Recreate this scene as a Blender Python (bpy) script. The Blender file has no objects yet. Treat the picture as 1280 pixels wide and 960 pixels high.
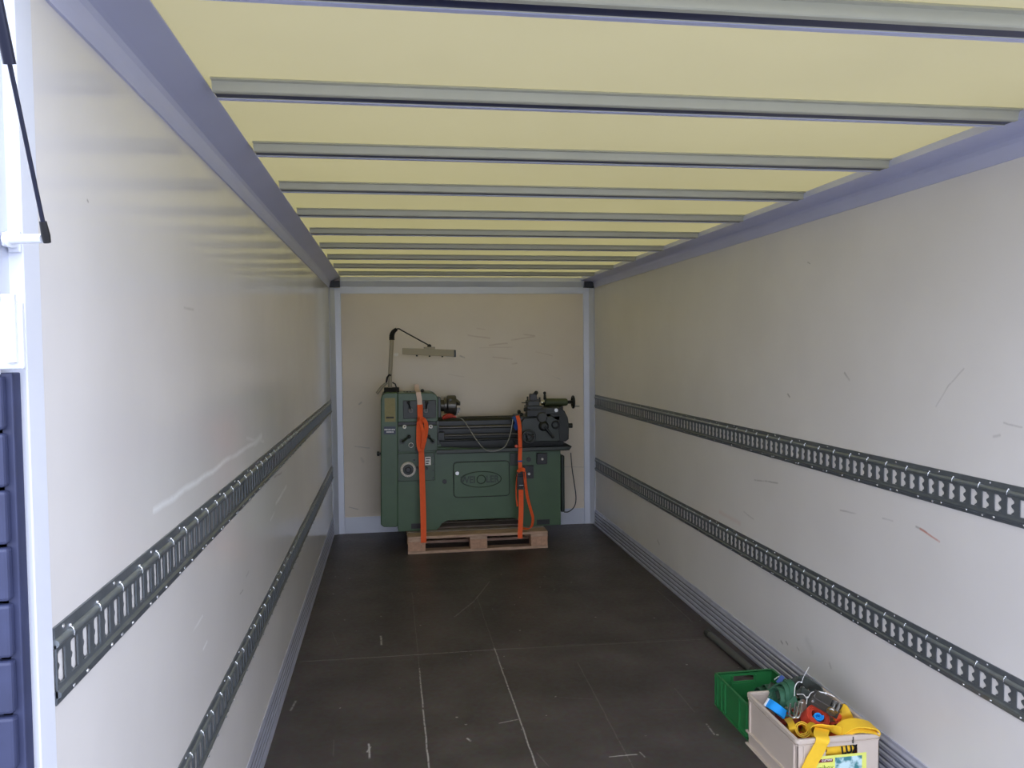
import bpy, math, random
from mathutils import Vector, Matrix
random.seed(7)
PI = math.pi
S = bpy.context.scene
COL = S.collection

# ------------------------------------------------------------------ camera
F, YAW, PIT, ROL = 1007.39, .1489, -.0433, -.0098
CAM = Vector((.5415, 0, 1.6732))
_cy, _sy, _cp, _sp = math.cos(YAW), math.sin(YAW), math.cos(PIT), math.sin(PIT)
FW = Vector((_sy*_cp, _cy*_cp, _sp)); _r = Vector((_cy, -_sy, 0)); _u = _r.cross(FW)
RT = math.cos(ROL)*_r + math.sin(ROL)*_u
UP = -math.sin(ROL)*_r + math.cos(ROL)*_u
cd = bpy.data.cameras.new('camera'); cam = bpy.data.objects.new('camera', cd); COL.objects.link(cam)
cd.sensor_width = 36; cd.lens = F/1280*36; cd.clip_start = .05; cd.clip_end = 400
m = Matrix((RT, UP, -FW)).transposed().to_4x4(); m.translation = CAM
cam.matrix_world = m; S.camera = cam

# ------------------------------------------------------------------ sky, exposure
w = bpy.data.worlds.new('overcast_sky'); S.world = w; w.use_nodes = True
wn = w.node_tree; wn.nodes.clear()
wo = wn.nodes.new('ShaderNodeOutputWorld'); bg = wn.nodes.new('ShaderNodeBackground')
bg.inputs[0].default_value = (.77, .82, .98, 1); bg.inputs[1].default_value = 4.2
wn.links.new(bg.outputs[0], wo.inputs[0])
S.view_settings.view_transform = 'Standard'; S.view_settings.look = 'None'
S.view_settings.gamma = 1; S.view_settings.use_curve_mapping = False
S.view_settings.exposure = 0.0

# a point of the photograph taken onto the cross plane at depth Y, or onto the level z
def ray(px, py): return FW + RT*((px-640)/F) - UP*((py-480)/F)
def at(px, py, Y):
    d = ray(px, py); t = (Y-CAM.y)/d.y; p = CAM+d*t; return p.x, p.z
def onz(px, py, z):
    d = ray(px, py); t = (z-CAM.z)/d.z; p = CAM+d*t; return p.x, p.y
def onx(px, py, x):
    d = ray(px, py); t = (x-CAM.x)/d.x; p = CAM+d*t; return p.y, p.z

# ------------------------------------------------------------------ materials
def newmat(name):
    m = bpy.data.materials.new(name); m.use_nodes = True
    return m, m.node_tree, m.node_tree.nodes['Principled BSDF']
def mat(name, col, rough=.5, metal=0, var=.0, scale=30, bump=0, bscale=200, spec=None, coat=0):
    m, nt, b = newmat(name)
    b.inputs['Base Color'].default_value = (*col, 1); b.inputs['Roughness'].default_value = rough
    b.inputs['Metallic'].default_value = metal
    if spec is not None: b.inputs['Specular IOR Level'].default_value = spec
    if coat: b.inputs['Coat Weight'].default_value = coat
    tc = nt.nodes.new('ShaderNodeTexCoord')
    if var:
        n = nt.nodes.new('ShaderNodeTexNoise'); n.inputs['Scale'].default_value = scale; n.inputs['Detail'].default_value = 6
        nt.links.new(tc.outputs['Object'], n.inputs['Vector'])
        mx = nt.nodes.new('ShaderNodeMix'); mx.data_type = 'RGBA'
        mx.inputs[6].default_value = (*[c*(1-var) for c in col], 1); mx.inputs[7].default_value = (*[min(1, c*(1+var)) for c in col], 1)
        nt.links.new(n.outputs['Fac'], mx.inputs[0]); nt.links.new(mx.outputs[2], b.inputs['Base Color'])
    if bump:
        n2 = nt.nodes.new('ShaderNodeTexNoise'); n2.inputs['Scale'].default_value = bscale
        nt.links.new(tc.outputs['Object'], n2.inputs['Vector'])
        bp = nt.nodes.new('ShaderNodeBump'); bp.inputs['Strength'].default_value = bump; bp.inputs['Distance'].default_value = .002
        nt.links.new(n2.outputs['Fac'], bp.inputs['Height']); nt.links.new(bp.outputs[0], b.inputs['Normal'])
    return m
# node group: mask of one straight scuff between A and A+BA
sg = bpy.data.node_groups.new('scuff_line', 'ShaderNodeTree')
for nm, ty in (('P', 'NodeSocketVector'), ('A', 'NodeSocketVector'), ('BA', 'NodeSocketVector'), ('InvLen2', 'NodeSocketFloat'), ('Width', 'NodeSocketFloat'), ('Amount', 'NodeSocketFloat')):
    sg.interface.new_socket(nm, in_out='INPUT', socket_type=ty)
sg.interface.new_socket('Mask', in_out='OUTPUT', socket_type='NodeSocketFloat')
gi = sg.nodes.new('NodeGroupInput'); go = sg.nodes.new('NodeGroupOutput')
def vm(nt, op, a=None, b=None):
    n = nt.nodes.new('ShaderNodeVectorMath'); n.operation = op
    for i, x in enumerate((a, b)):
        if x is None: continue
        if hasattr(x, 'is_output'): nt.links.new(x, n.inputs[i])
        else: n.inputs[i].default_value = x
    return n
def mm(nt, op, a=None, b=None, clamp=False):
    n = nt.nodes.new('ShaderNodeMath'); n.operation = op; n.use_clamp = clamp
    for i, x in enumerate((a, b)):
        if x is None: continue
        if hasattr(x, 'is_output'): nt.links.new(x, n.inputs[i])
        else: n.inputs[i].default_value = x
    return n.outputs[0]
pa = vm(sg, 'SUBTRACT', gi.outputs['P'], gi.outputs['A']).outputs[0]
dt = vm(sg, 'DOT_PRODUCT', pa, gi.outputs['BA']).outputs['Value']
hh = mm(sg, 'MULTIPLY', dt, gi.outputs['InvLen2'], True)
sc = sg.nodes.new('ShaderNodeVectorMath'); sc.operation = 'SCALE'; sg.links.new(gi.outputs['BA'], sc.inputs[0]); sg.links.new(hh, sc.inputs['Scale'])
df = vm(sg, 'SUBTRACT', pa, sc.outputs[0]).outputs[0]
ln = vm(sg, 'LENGTH', df).outputs['Value']
q = mm(sg, 'DIVIDE', ln, gi.outputs['Width']); q = mm(sg, 'SUBTRACT', 1.0, q, True); q = mm(sg, 'MULTIPLY', q, gi.outputs['Amount'])
sg.links.new(q, go.inputs[0])
def scuffs(nt, b, base_out, segs, wob=.004, nscale=14, thr=.36):
    """mix coloured scuffs over a base colour; segs = [(A,B,width,amount,colour)]"""
    tc = nt.nodes.new('ShaderNodeTexCoord')
    wn_ = nt.nodes.new('ShaderNodeTexNoise'); wn_.inputs['Scale'].default_value = nscale; nt.links.new(tc.outputs['Object'], wn_.inputs['Vector'])
    d = vm(nt, 'SUBTRACT', wn_.outputs['Color'], (.5, .5, .5)).outputs[0]
    s = nt.nodes.new('ShaderNodeVectorMath'); s.operation = 'SCALE'; nt.links.new(d, s.inputs[0]); s.inputs['Scale'].default_value = wob*2
    P = vm(nt, 'ADD', tc.outputs['Object'], s.outputs[0]).outputs[0]
    br = nt.nodes.new('ShaderNodeTexNoise'); br.inputs['Scale'].default_value = 55; br.inputs['Detail'].default_value = 4
    nt.links.new(tc.outputs['Object'], br.inputs['Vector'])
    brk = mm(nt, 'MULTIPLY', mm(nt, 'SUBTRACT', br.outputs['Fac'], thr, False), 5.0, True)
    cols = {}
    for sgm in segs: cols.setdefault(sgm[4], []).append(sgm)
    out = base_out
    for c, L in cols.items():
        acc = None
        for A, B, W_, am, _c in L:
            g = nt.nodes.new('ShaderNodeGroup'); g.node_tree = sg
            A = Vector(A); BA = Vector(B)-A
            nt.links.new(P, g.inputs['P']); g.inputs['A'].default_value = A; g.inputs['BA'].default_value = BA
            g.inputs['InvLen2'].default_value = 1/max(1e-8, BA.length_squared); g.inputs['Width'].default_value = W_; g.inputs['Amount'].default_value = am
            acc = g.outputs[0] if acc is None else mm(nt, 'MAXIMUM', acc, g.outputs[0])
        f = mm(nt, 'MULTIPLY', acc, brk, True)
        mx = nt.nodes.new('ShaderNodeMix'); mx.data_type = 'RGBA'
        nt.links.new(f, mx.inputs[0]); nt.links.new(out, mx.inputs[6]); mx.inputs[7].default_value = (*c, 1)
        out = mx.outputs[2]
    nt.links.new(out, b.inputs['Base Color'])
def noise_mix(nt, c1, c2, scale, detail=5, lo=.35, hi=.65, stretch=None):
    tc = nt.nodes.new('ShaderNodeTexCoord'); n = nt.nodes.new('ShaderNodeTexNoise')
    n.inputs['Scale'].default_value = scale; n.inputs['Detail'].default_value = detail
    if stretch:
        mp = nt.nodes.new('ShaderNodeMapping'); mp.inputs['Scale'].default_value = stretch
        nt.links.new(tc.outputs['Object'], mp.inputs[0]); nt.links.new(mp.outputs[0], n.inputs['Vector'])
    else: nt.links.new(tc.outputs['Object'], n.inputs['Vector'])
    r = nt.nodes.new('ShaderNodeMapRange'); r.inputs[1].default_value = lo; r.inputs[2].default_value = hi
    nt.links.new(n.outputs['Fac'], r.inputs[0])
    mx = nt.nodes.new('ShaderNodeMix'); mx.data_type = 'RGBA'; nt.links.new(r.outputs[0], mx.inputs[0])
    mx.inputs[6].default_value = (*c1, 1); mx.inputs[7].default_value = (*c2, 1)
    return mx.outputs[2]

WHITE = (1, 1, 1); GREY = (.25, .23, .22); RED = (.55, .16, .10); DUST = (.42, .40, .38); BROWN = (.36, .22, .15)
def wallmat(name, segs, rough=.22, c1=(.75, .725, .71), c2=(.79, .765, .75)):
    m, nt, b = newmat(name); b.inputs['Roughness'].default_value = rough
    base = noise_mix(nt, c1, c2, 2.2)
    if segs: scuffs(nt, b, base, segs, .01, 5, .22)
    else: nt.links.new(base, b.inputs['Base Color'])
    n = nt.nodes.new('ShaderNodeTexNoise'); n.inputs['Scale'].default_value = 1.3
    tc = nt.nodes.new('ShaderNodeTexCoord'); nt.links.new(tc.outputs['Object'], n.inputs['Vector'])
    bp = nt.nodes.new('ShaderNodeBump'); bp.inputs['Strength'].default_value = .12; bp.inputs['Distance'].default_value = .01
    nt.links.new(n.outputs['Fac'], bp.inputs['Height']); nt.links.new(bp.outputs[0], b.inputs['Normal'])
    return m
def L0(x, a, b_, W_, am, c):
    ya, za = onx(*a, x); yb, zb = onx(*b_, x); return ((x, ya, za), (x, yb, zb), W_, am, c)
segL = [L0(0, (192, 638), (318, 553), .012, 1, WHITE), L0(0, (318, 553), (327, 546), .02, .8, WHITE), L0(0, (308, 548), (330, 552), .01, .5, WHITE),
        L0(0, (345, 630), (358, 608), .012, 1, WHITE), L0(0, (338, 650), (343, 640), .008, .7, WHITE), L0(0, (241, 790), (253, 768), .006, .7, WHITE),
        L0(0, (254, 812), (259, 802), .006, .8, WHITE), L0(0, (109, 250), (110, 252), .004, .9, GREY), L0(0, (230, 384), (242, 388), .006, .5, DUST),
        L0(0, (343, 596), (352, 590), .008, .5, GREY), L0(0, (300, 742), (304, 737), .005, .5, GREY), L0(0, (308, 720), (311, 714), .008, .4, DUST)]
segR = [L0(2.45, (1145, 658), (1158, 666), .006, .7, GREY), L0(2.45, (1150, 661), (1174, 677), .006, .9, RED),
        L0(2.45, (1056, 467), (1062, 476), .008, .7, GREY), L0(2.45, (985, 493), (987, 496), .008, .8, GREY), L0(2.45, (1170, 508), (1186, 482), .005, .4, GREY),
        L0(2.45, (1186, 482), (1205, 462), .005, .35, GREY), L0(2.45, (943, 600), (972, 604), .006, .6, GREY), L0(2.45, (930, 640), (942, 648), .006, .35, GREY),
        L0(2.45, (1050, 638), (1070, 641), .006, .5, GREY), L0(2.45, (1103, 648), (1116, 652), .005, .4, GREY), L0(2.45, (976, 801), (978, 804), .008, .9, GREY),
        L0(2.45, (982, 802), (984, 805), .008, .9, GREY), L0(2.45, (996, 809), (998, 812), .008, .5, GREY), L0(2.45, (822, 675), (824, 680), .01, .7, GREY),
        L0(2.45, (1037, 829), (1039, 835), .01, .5, DUST), L0(2.45, (1008, 800), (1014, 812), .03, .2, DUST), L0(2.45, (1255, 528), (1278, 534), .005, .4, GREY),
        L0(2.45, (1010, 327), (1013, 329), .004, .8, GREY), L0(2.45, (900, 640), (925, 655), .02, .15, RED), L0(2.45, (1242, 545), (1250, 543), .007, .4, GREY)]
def B0(a, b_, W_, am, c):
    xa, za = at(*a, 7.459); xb, zb = at(*b_, 7.459); return ((xa, 7.459, za), (xb, 7.459, zb), W_, am, c)
segB = [B0((586, 419), (612, 423), .010, .38, BROWN), B0((612, 432), (634, 429), .010, .38, BROWN), B0((640, 425), (668, 421), .009, .36, BROWN),
        B0((616, 447), (640, 449), .009, .36, BROWN), B0((600, 435), (640, 434), .007, .26, BROWN), B0((655, 418), (668, 420), .010, .38, BROWN),
        B0((640, 455), (646, 454), .010, .38, BROWN), B0((575, 445), (580, 447), .012, .6, GREY), B0((444, 558), (462, 560), .008, .5, GREY),
        B0((670, 440), (690, 444), .007, .26, BROWN), B0((449, 505), (452, 503), .012, .6, GREY), B0((560, 468), (580, 471), .007, .26, BROWN),
        B0((494, 443), (496, 443), .02, .9, WHITE), B0((436, 634), (448, 637), .006, .6, GREY), B0((690, 470), (700, 474), .006, .4, GREY),
        B0((452, 573), (454, 577), .02, .25, GREY), B0((690, 583), (742, 584), .006, .4, GREY), B0((596, 410), (606, 412), .007, .26, BROWN)]
M = {}
M['wallL'] = wallmat('white_laminate_left', segL, .12)
M['wallR'] = wallmat('white_laminate_right', segR, .32)
M['wallB'] = wallmat('white_laminate_front', segB, .35, (.75, .665, .555), (.79, .705, .60))
M['anod'] = mat('sky_tinted_aluminium', (.62, .65, .88), .40, .25, .06, 4)  # blue of the reflected sky put into the base colour
M['anodp'] = mat('pale_aluminium', (.62, .65, .74), .42, .25, .06, 4)
M['postwhite'] = mat('white_painted_frame', (.74, .77, .85), .35, 0, .03, 5)
M['bow'] = mat('roof_tinted_bow', (.50, .50, .41), .45, .15, .05, 10)  # yellow-green cast of the lit roof put into the base colour
M['bowgroove'] = mat('navy_groove_shade', (.025, .03, .075), .4, .2)  # shade of the bow's underside groove, painted as a dark strip
M['galv'] = mat('galvanised_steel', (.165, .185, .205), .38, .55, .22, 25, .15, 90)
M['galvlight'] = mat('pale_galvanised_ridge', (.26, .29, .31), .34, .6, .2, 25)  # paler than the rest of the rail
M['zinc'] = mat('bright_zinc', (.75, .77, .8), .25, .8)
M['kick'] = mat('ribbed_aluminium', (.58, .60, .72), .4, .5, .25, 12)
M['kickmid'] = mat('grey_rib_groove', (.20, .21, .26), .6, 0, .5, 14)
M['kickdark'] = mat('dark_grey_subfloor', (.10, .10, .11), .7, 0, .3, 20)  # plain dark grey, used on the floor base
M['asphalt'] = mat('asphalt', (.20, .20, .20), .9, 0, .3, 8)
M['rubber'] = mat('dark_blue_rubber', (.034, .042, .10), .55, 0, .3, 20)
M['black'] = mat('black_plastic', (.012, .012, .014), .35)
M['blackmatte'] = mat('dark_rubber_grip', (.012, .011, .011), .8)
M['strut'] = mat('gas_strut_black', (.015, .018, .04), .3, .2)
M['green'] = mat('green_machine_enamel', (.058, .115, .056), .35, 0, .15, 6, .12, 120)
M['greenin'] = mat('darker_green_enamel', (.044, .084, .045), .35, 0, .2, 9, .12, 120)
M['greend'] = mat('grey_green_enamel', (.022, .031, .022), .35, 0, .25, 14)
M['olive'] = mat('olive_enamel', (.055, .072, .028), .4, 0, .15, 9)
M['emblem'] = mat('emblem_green', (.022, .045, .024), .4)
M['iron'] = mat('dark_oily_iron', (.012, .014, .012), .34, .2, .3, 20)
M['irongrey'] = mat('grey_machined_iron', (.042, .046, .044), .4, .3, .25, 20)
M['steel'] = mat('bright_steel', (.55, .55, .53), .22, .95)
M['steeld'] = mat('dull_steel', (.10, .095, .085), .35, .6, .2, 20)
M['cream'] = mat('cream_enamel', (.70, .66, .58), .4, 0, .05, 8)
M['lampcream'] = mat('yellowed_lamp_enamel', (.36, .32, .24), .45, 0, .08, 8)
M['whitep'] = mat('white_plastic', (.80, .80, .77), .4)
M['brass'] = mat('brass_plate', (.22, .19, .07), .45, .3, .25, 30)
M['blueplate'] = mat('dark_blue_plate', (.02, .035, .07), .4)
M['orange'] = mat('orange_webbing', (.95, .13, .03), .75, 0, .12, 60, .3, 600)
M['paleslv'] = mat('pale_strap_sleeve', (.80, .62, .56), .8, 0, .1, 40)
M['redp'] = mat('red_plastic', (.42, .035, .02), .45)
M['pinkred'] = mat('coral_red_knob', (.75, .13, .09), .4)
M['bluep'] = mat('blue_plastic', (.02, .08, .35), .5)
M['cablegrey'] = mat('grey_cable', (.32, .32, .29), .5)
M['cableblack'] = mat('dark_cable', (.04, .045, .05), .5)
M['wood'] = None
def woodmat(name, c1, c2):
    m, nt, b = newmat(name); b.inputs['Roughness'].default_value = .75
    o = noise_mix(nt, c1, c2, 9, 8, .3, .7, (1, 9, 9)); nt.links.new(o, b.inputs['Base Color']); return m
M['wood'] = woodmat('weathered_pallet_board', (.34, .22, .15), (.62, .43, .31))
M['woodg'] = woodmat('greyed_pallet_board', (.20, .16, .13), (.36, .30, .26))
M['block'] = mat('pressed_chip_block', (.50, .30, .20), .85, 0, .35, 60, .5, 150)
M['crategreen'] = mat('green_crate_plastic', (.025, .19, .055), .4, 0, .08, 8)
M['cratebeige'] = mat('beige_crate_plastic', (.64, .545, .465), .42, 0, .05, 8)
M['yellow'] = mat('yellow_webbing', (.95, .58, .03), .65, 0, .08, 50, .25, 500)
M['strapgreen'] = mat('green_webbing', (.035, .13, .075), .7, 0, .15, 40, .25, 500)
M['strapolive'] = mat('grey_green_webbing', (.075, .12, .09), .7, 0, .15, 40, .25, 500)
M['strapgrey'] = mat('dark_grey_webbing', (.07, .085, .075), .7, 0, .15, 40, .25, 500)
M['strapred'] = mat('red_webbing', (.62, .06, .025), .65, 0, .12, 50, .25, 500)
M['strapbrown'] = mat('dark_red_webbing', (.25, .035, .02), .7, 0, .12, 50, .25, 500)
M['skyblue'] = mat('bright_blue_webbing', (.01, .33, .90), .6, 0, .08, 50)
M['labely'] = mat('yellow_label_paper', (.85, .88, .20), .45, 0, .12, 12)
M['maroon'] = mat('maroon_print', (.20, .02, .03), .5)
M['textwhite'] = mat('white_print', (.88, .88, .88), .5)
M['textgreen'] = mat('olive_green_print', (.16, .26, .03), .5)
M['textblack'] = mat('black_print', (.01, .01, .01), .6)
# printed photograph on the crate label
_m, nt, b = newmat('teal_label_picture'); b.inputs['Roughness'].default_value = .4
nt.links.new(noise_mix(nt, (.06, .24, .26), (.62, .82, .85), 34, 2, .42, .56), b.inputs['Base Color']); M['labelpic'] = _m
# speckled black and white tip of the lathe's small label
# floor: phenolic film-faced plywood
_m, nt, b = newmat('brown_phenolic_plywood'); b.inputs['Roughness'].default_value = .42
base = noise_mix(nt, (.042, .035, .035), (.094, .079, .078), 3.0, 9, .3, .72)
tc = nt.nodes.new('ShaderNodeTexCoord')
n = nt.nodes.new('ShaderNodeTexNoise'); n.inputs['Scale'].default_value = 38; n.inputs['Detail'].default_value = 8; nt.links.new(tc.outputs['Object'], n.inputs['Vector'])
mx = nt.nodes.new('ShaderNodeMix'); mx.data_type = 'RGBA'; mx.blend_type = 'MULTIPLY'; mx.inputs[0].default_value = .55
nt.links.new(base, mx.inputs[6]); nt.links.new(n.outputs['Color'], mx.inputs[7])
g2 = nt.nodes.new('ShaderNodeMix'); g2.data_type = 'RGBA'; g2.blend_type = 'MULTIPLY'; g2.inputs[0].default_value = 1
nt.links.new(mx.outputs[2], g2.inputs[6]); g2.inputs[7].default_value = (1.35, 1.35, 1.35, 1)
v = nt.nodes.new('ShaderNodeTexVoronoi'); v.inputs['Scale'].default_value = 9; nt.links.new(tc.outputs['Object'], v.inputs['Vector'])
sp = mm(nt, 'MULTIPLY', mm(nt, 'LESS_THAN', v.outputs['Distance'], .055), mm(nt, 'GREATER_THAN', n.outputs['Fac'], .5))
g3 = nt.nodes.new('ShaderNodeMix'); g3.data_type = 'RGBA'; nt.links.new(sp, g3.inputs[0]); nt.links.new(g2.outputs[2], g3.inputs[6]); g3.inputs[7].default_value = (.35, .34, .33, 1)
FL = (.62, .60, .57); FD = (.30, .27, .26)
def F0(a, b_, W_, am, c):
    xa, ya = onz(*a, 0); xb, yb = onz(*b_, 0); return ((xa, ya, 0), (xb, yb, 0), W_, am, c)
segF = [F0((515, 740), (524, 835), .004, .35, FD), F0((524, 835), (536, 960), .005, .75, FL), F0((596, 745), (618, 810), .004, .35, FD), F0((618, 810), (671, 960), .005, .7, FL),
        F0((375, 827), (460, 822), .005, .35, FL), F0((460, 822), (620, 812), .005, .8, FD), F0((620, 812), (900, 798), .005, .5, FD),
        F0((568, 771), (592, 752), .006, .35, FL), F0((592, 752), (612, 727), .005, .3, FL), F0((476, 795), (477, 806), .008, .9, FL), F0((461, 930), (462, 948), .006, .9, FL),
        F0((459, 940), (463, 934), .006, .8, FL), F0((624, 904), (650, 899), .005, .6, FL), F0((762, 946), (796, 943), .005, .8, FL), F0((722, 828), (792, 960), .004, .35, FD),
        F0((812, 780), (868, 780), .004, .25, FD), F0((822, 738), (866, 778), .004, .4, FD), F0((700, 872), (740, 874), .004, .3, FD), F0((363, 888), (370, 876), .008, .6, FL),
        F0((883, 905), (893, 918), .006, .55, FL), F0((843, 860), (868, 890), .004, .3, FD), F0((810, 887), (872, 886), .004, .25, FD), F0((417, 925), (417, 945), .004, .3, FD),
        F0((415, 790), (422, 806), .004, .3, FD), F0((584, 923), (588, 926), .007, .8, FL), F0((670, 940), (686, 958), .004, .3, FD), F0((800, 940), (806, 946), .005, .4, FL)]
scuffs(nt, b, g3.outputs[2], segF, .004, 8, .30)
# fine crosswise and lengthwise film grain
wv = nt.nodes.new('ShaderNodeTexNoise'); wv.inputs['Scale'].default_value = 260; nt.links.new(tc.outputs['Object'], wv.inputs['Vector'])
bp = nt.nodes.new('ShaderNodeBump'); bp.inputs['Strength'].default_value = .2; bp.inputs['Distance'].default_value = .001
nt.links.new(wv.outputs['Fac'], bp.inputs['Height']); nt.links.new(bp.outputs[0], b.inputs['Normal'])
rr = nt.nodes.new('ShaderNodeMapRange'); rr.inputs[3].default_value = .34; rr.inputs[4].default_value = .6; nt.links.new(n.outputs['Fac'], rr.inputs[0]); nt.links.new(rr.outputs[0], b.inputs['Roughness'])
M['floor'] = _m
# translucent fibreglass roof skin
_m = bpy.data.materials.new('translucent_fibreglass'); _m.use_nodes = True; nt = _m.node_tree; nt.nodes.clear()
o = nt.nodes.new('ShaderNodeOutputMaterial'); a = nt.nodes.new('ShaderNodeAddShader')
tr = nt.nodes.new('ShaderNodeBsdfTranslucent'); di = nt.nodes.new('ShaderNodeBsdfDiffuse')
nt.links.new(noise_mix(nt, (.092, .078, .027), (.101, .086, .031), 1.6, 6), tr.inputs[0]); di.inputs[0].default_value = (.52, .495, .42, 1)
nt.links.new(tr.outputs[0], a.inputs[0]); nt.links.new(di.outputs[0], a.inputs[1]); nt.links.new(a.outputs[0], o.inputs[0]); M['roof'] = _m

# ------------------------------------------------------------------ mesh builder
class MB:
    def __init__(s): s.v = []; s.f = []; s.sm = []
    def add(s, vs, fs, smooth=False):
        o = len(s.v); s.v += [tuple(p) for p in vs]; s.f += [tuple(i+o for i in f) for f in fs]; s.sm += [smooth]*len(fs); return s
    def box(s, x0, x1, y0, y1, z0, z1):
        x0, x1 = sorted((x0, x1)); y0, y1 = sorted((y0, y1)); z0, z1 = sorted((z0, z1))
        return s.add([(x0, y0, z0), (x1, y0, z0), (x1, y1, z0), (x0, y1, z0), (x0, y0, z1), (x1, y0, z1), (x1, y1, z1), (x0, y1, z1)],
                     [(0, 3, 2, 1), (4, 5, 6, 7), (0, 1, 5, 4), (1, 2, 6, 5), (2, 3, 7, 6), (3, 0, 4, 7)])
    def prism(s, poly, a0, a1, axis='y'):
        """poly of 2-D points: (x,z) along y, (y,z) along x, (x,y) along z"""
        n = len(poly); A = []
        for a_ in (a0, a1):
            for p in poly:
                A.append({'y': (p[0], a_, p[1]), 'x': (a_, p[0], p[1]), 'z': (p[0], p[1], a_)}[axis])
        return s.add(A, [tuple(range(n)), tuple(range(2*n-1, n-1, -1))]+[(i, i+n, (i+1) % n+n, (i+1) % n) for i in range(n)])
    def tube(s, pts, r, n=10, caps=True, closed=False):
        pts = [Vector(p) for p in pts]; N = len(pts); rs = r if isinstance(r, (list, tuple)) else [r]*N
        vs = []; prev = None
        for i, p in enumerate(pts):
            if closed: t = pts[(i+1) % N]-pts[i-1]
            else: t = pts[min(i+1, N-1)]-pts[max(i-1, 0)]
            t = t.normalized() if t.length > 1e-9 else Vector((0, 0, 1))
            if prev is None:
                a_ = Vector((0, 0, 1)) if abs(t.z) < .9 else Vector((1, 0, 0)); u_ = t.cross(a_).normalized()
            else: u_ = (prev-t*prev.dot(t)).normalized()
            prev = u_; w_ = t.cross(u_)
            for k in range(n):
                an = 2*PI*k/n; vs.append(p+(u_*math.cos(an)+w_*math.sin(an))*rs[i])
        fs = []
        for i in range(N if closed else N-1):
            j = (i+1) % N
            for k in range(n): fs.append((i*n+k, i*n+(k+1) % n, j*n+(k+1) % n, j*n+k))
        s.add(vs, fs, True)
        if caps and not closed:
            o = len(s.v)-len(vs)
            s.f += [tuple(o+k for k in range(n-1, -1, -1)), tuple(o+(N-1)*n+k for k in range(n))]; s.sm += [False, False]
        return s
    def cyl(s, a_, b_, r, n=20): return s.tube([a_, b_], r, n)
    def rev(s, o, d, prof, n=28):
        """revolve (along, radius) around direction d from o"""
        o = Vector(o); d = Vector(d).normalized()
        a_ = Vector((0, 0, 1)) if abs(d.z) < .9 else Vector((1, 0, 0)); u_ = d.cross(a_).normalized(); w_ = d.cross(u_)
        vs = [o+d*h+(u_*math.cos(2*PI*k/n)+w_*math.sin(2*PI*k/n))*max(r, 1e-5) for h, r in prof for k in range(n)]
        fs = [(i*n+k, i*n+(k+1) % n, (i+1)*n+(k+1) % n, (i+1)*n+k) for i in range(len(prof)-1) for k in range(n)]
        fs += [tuple(range(n-1, -1, -1)), tuple((len(prof)-1)*n+k for k in range(n))]
        return s.add(vs, fs, False)
    def ring(s, c, d, R, r, n=28, k=8):
        c = Vector(c); d = Vector(d).normalized(); a_ = Vector((0, 0, 1)) if abs(d.z) < .9 else Vector((1, 0, 0)); u_ = d.cross(a_).normalized(); w_ = d.cross(u_)
        return s.tube([c+(u_*math.cos(2*PI*i/n)+w_*math.sin(2*PI*i/n))*R for i in range(n)], r, k, closed=True)
    def ball(s, c, r, n=14):
        c = Vector(c); rx, ry, rz = r if isinstance(r, (list, tuple)) else (r, r, r); h = n//2
        vs = [(c.x, c.y, c.z+rz)]+[(c.x+rx*math.sin(PI*i/h)*math.cos(2*PI*k/n), c.y+ry*math.sin(PI*i/h)*math.sin(2*PI*k/n), c.z+rz*math.cos(PI*i/h)) for i in range(1, h) for k in range(n)]+[(c.x, c.y, c.z-rz)]
        fs = [(0, 1+k, 1+(k+1) % n) for k in range(n)]
        for i in range(h-2):
            for k in range(n): a_ = 1+i*n; fs.append((a_+k, a_+n+k, a_+n+(k+1) % n, a_+(k+1) % n))
        L_ = len(vs)-1; a_ = 1+(h-2)*n; fs += [(L_, a_+(k+1) % n, a_+k) for k in range(n)]
        return s.add(vs, fs, True)
    def ribbon(s, pts, wd, w_, t_=.003):
        """flat webbing along pts; wd = width direction (one or one per point)"""
        pts = [Vector(p) for p in pts]; N = len(pts); wds = [Vector(x) for x in wd] if isinstance(wd, list) else [Vector(wd)]*N
        vs = []
        for i, p in enumerate(pts):
            t = (pts[min(i+1, N-1)]-pts[max(i-1, 0)]); t = t.normalized() if t.length > 1e-9 else Vector((0, 1, 0))
            wv_ = (wds[i]-t*wds[i].dot(t)).normalized(); nn = t.cross(wv_)
            a_ = wv_*w_/2; b_ = nn*t_/2
            vs += [p-a_-b_, p+a_-b_, p+a_+b_, p-a_+b_]
        fs = []
        for i in range(N-1):
            for k in range(4): fs.append((i*4+k, i*4+(k+1) % 4, (i+1)*4+(k+1) % 4, (i+1)*4+k))
        fs += [(3, 2, 1, 0), tuple((N-1)*4+k for k in range(4))]
        return s.add(vs, fs, True)
    def build(s, name, m, parent=None, bevel=0, loc=None):
        me = bpy.data.meshes.new(name); vs = s.v
        if loc: vs = [(x-loc[0], y-loc[1], z-loc[2]) for x, y, z in vs]
        me.from_pydata(vs, [], s.f); me.polygons.foreach_set('use_smooth', s.sm)
        import bmesh
        bm = bmesh.new(); bm.from_mesh(me); bmesh.ops.recalc_face_normals(bm, faces=bm.faces); bm.to_mesh(me); bm.free()
        me.materials.append(m); me.update()
        if any(s.sm):
            try: me.set_sharp_from_angle(angle=math.radians(50))
            except Exception: pass
        o = bpy.data.objects.new(name, me); COL.objects.link(o)
        if loc: o.location = loc
        if parent is not None:
            o.parent = parent
            if parent.type == 'EMPTY' or parent.location.length > 0:
                o.location = Vector(loc or (0, 0, 0))-wloc(parent)
        if bevel:
            md = o.modifiers.new('bevel', 'BEVEL'); md.width = bevel; md.segments = 2; md.limit_method = 'ANGLE'; md.angle_limit = math.radians(40)
        return o
def wloc(o):
    p = Vector(o.location)
    while o.parent: o = o.parent; p += o.location
    return p
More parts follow.
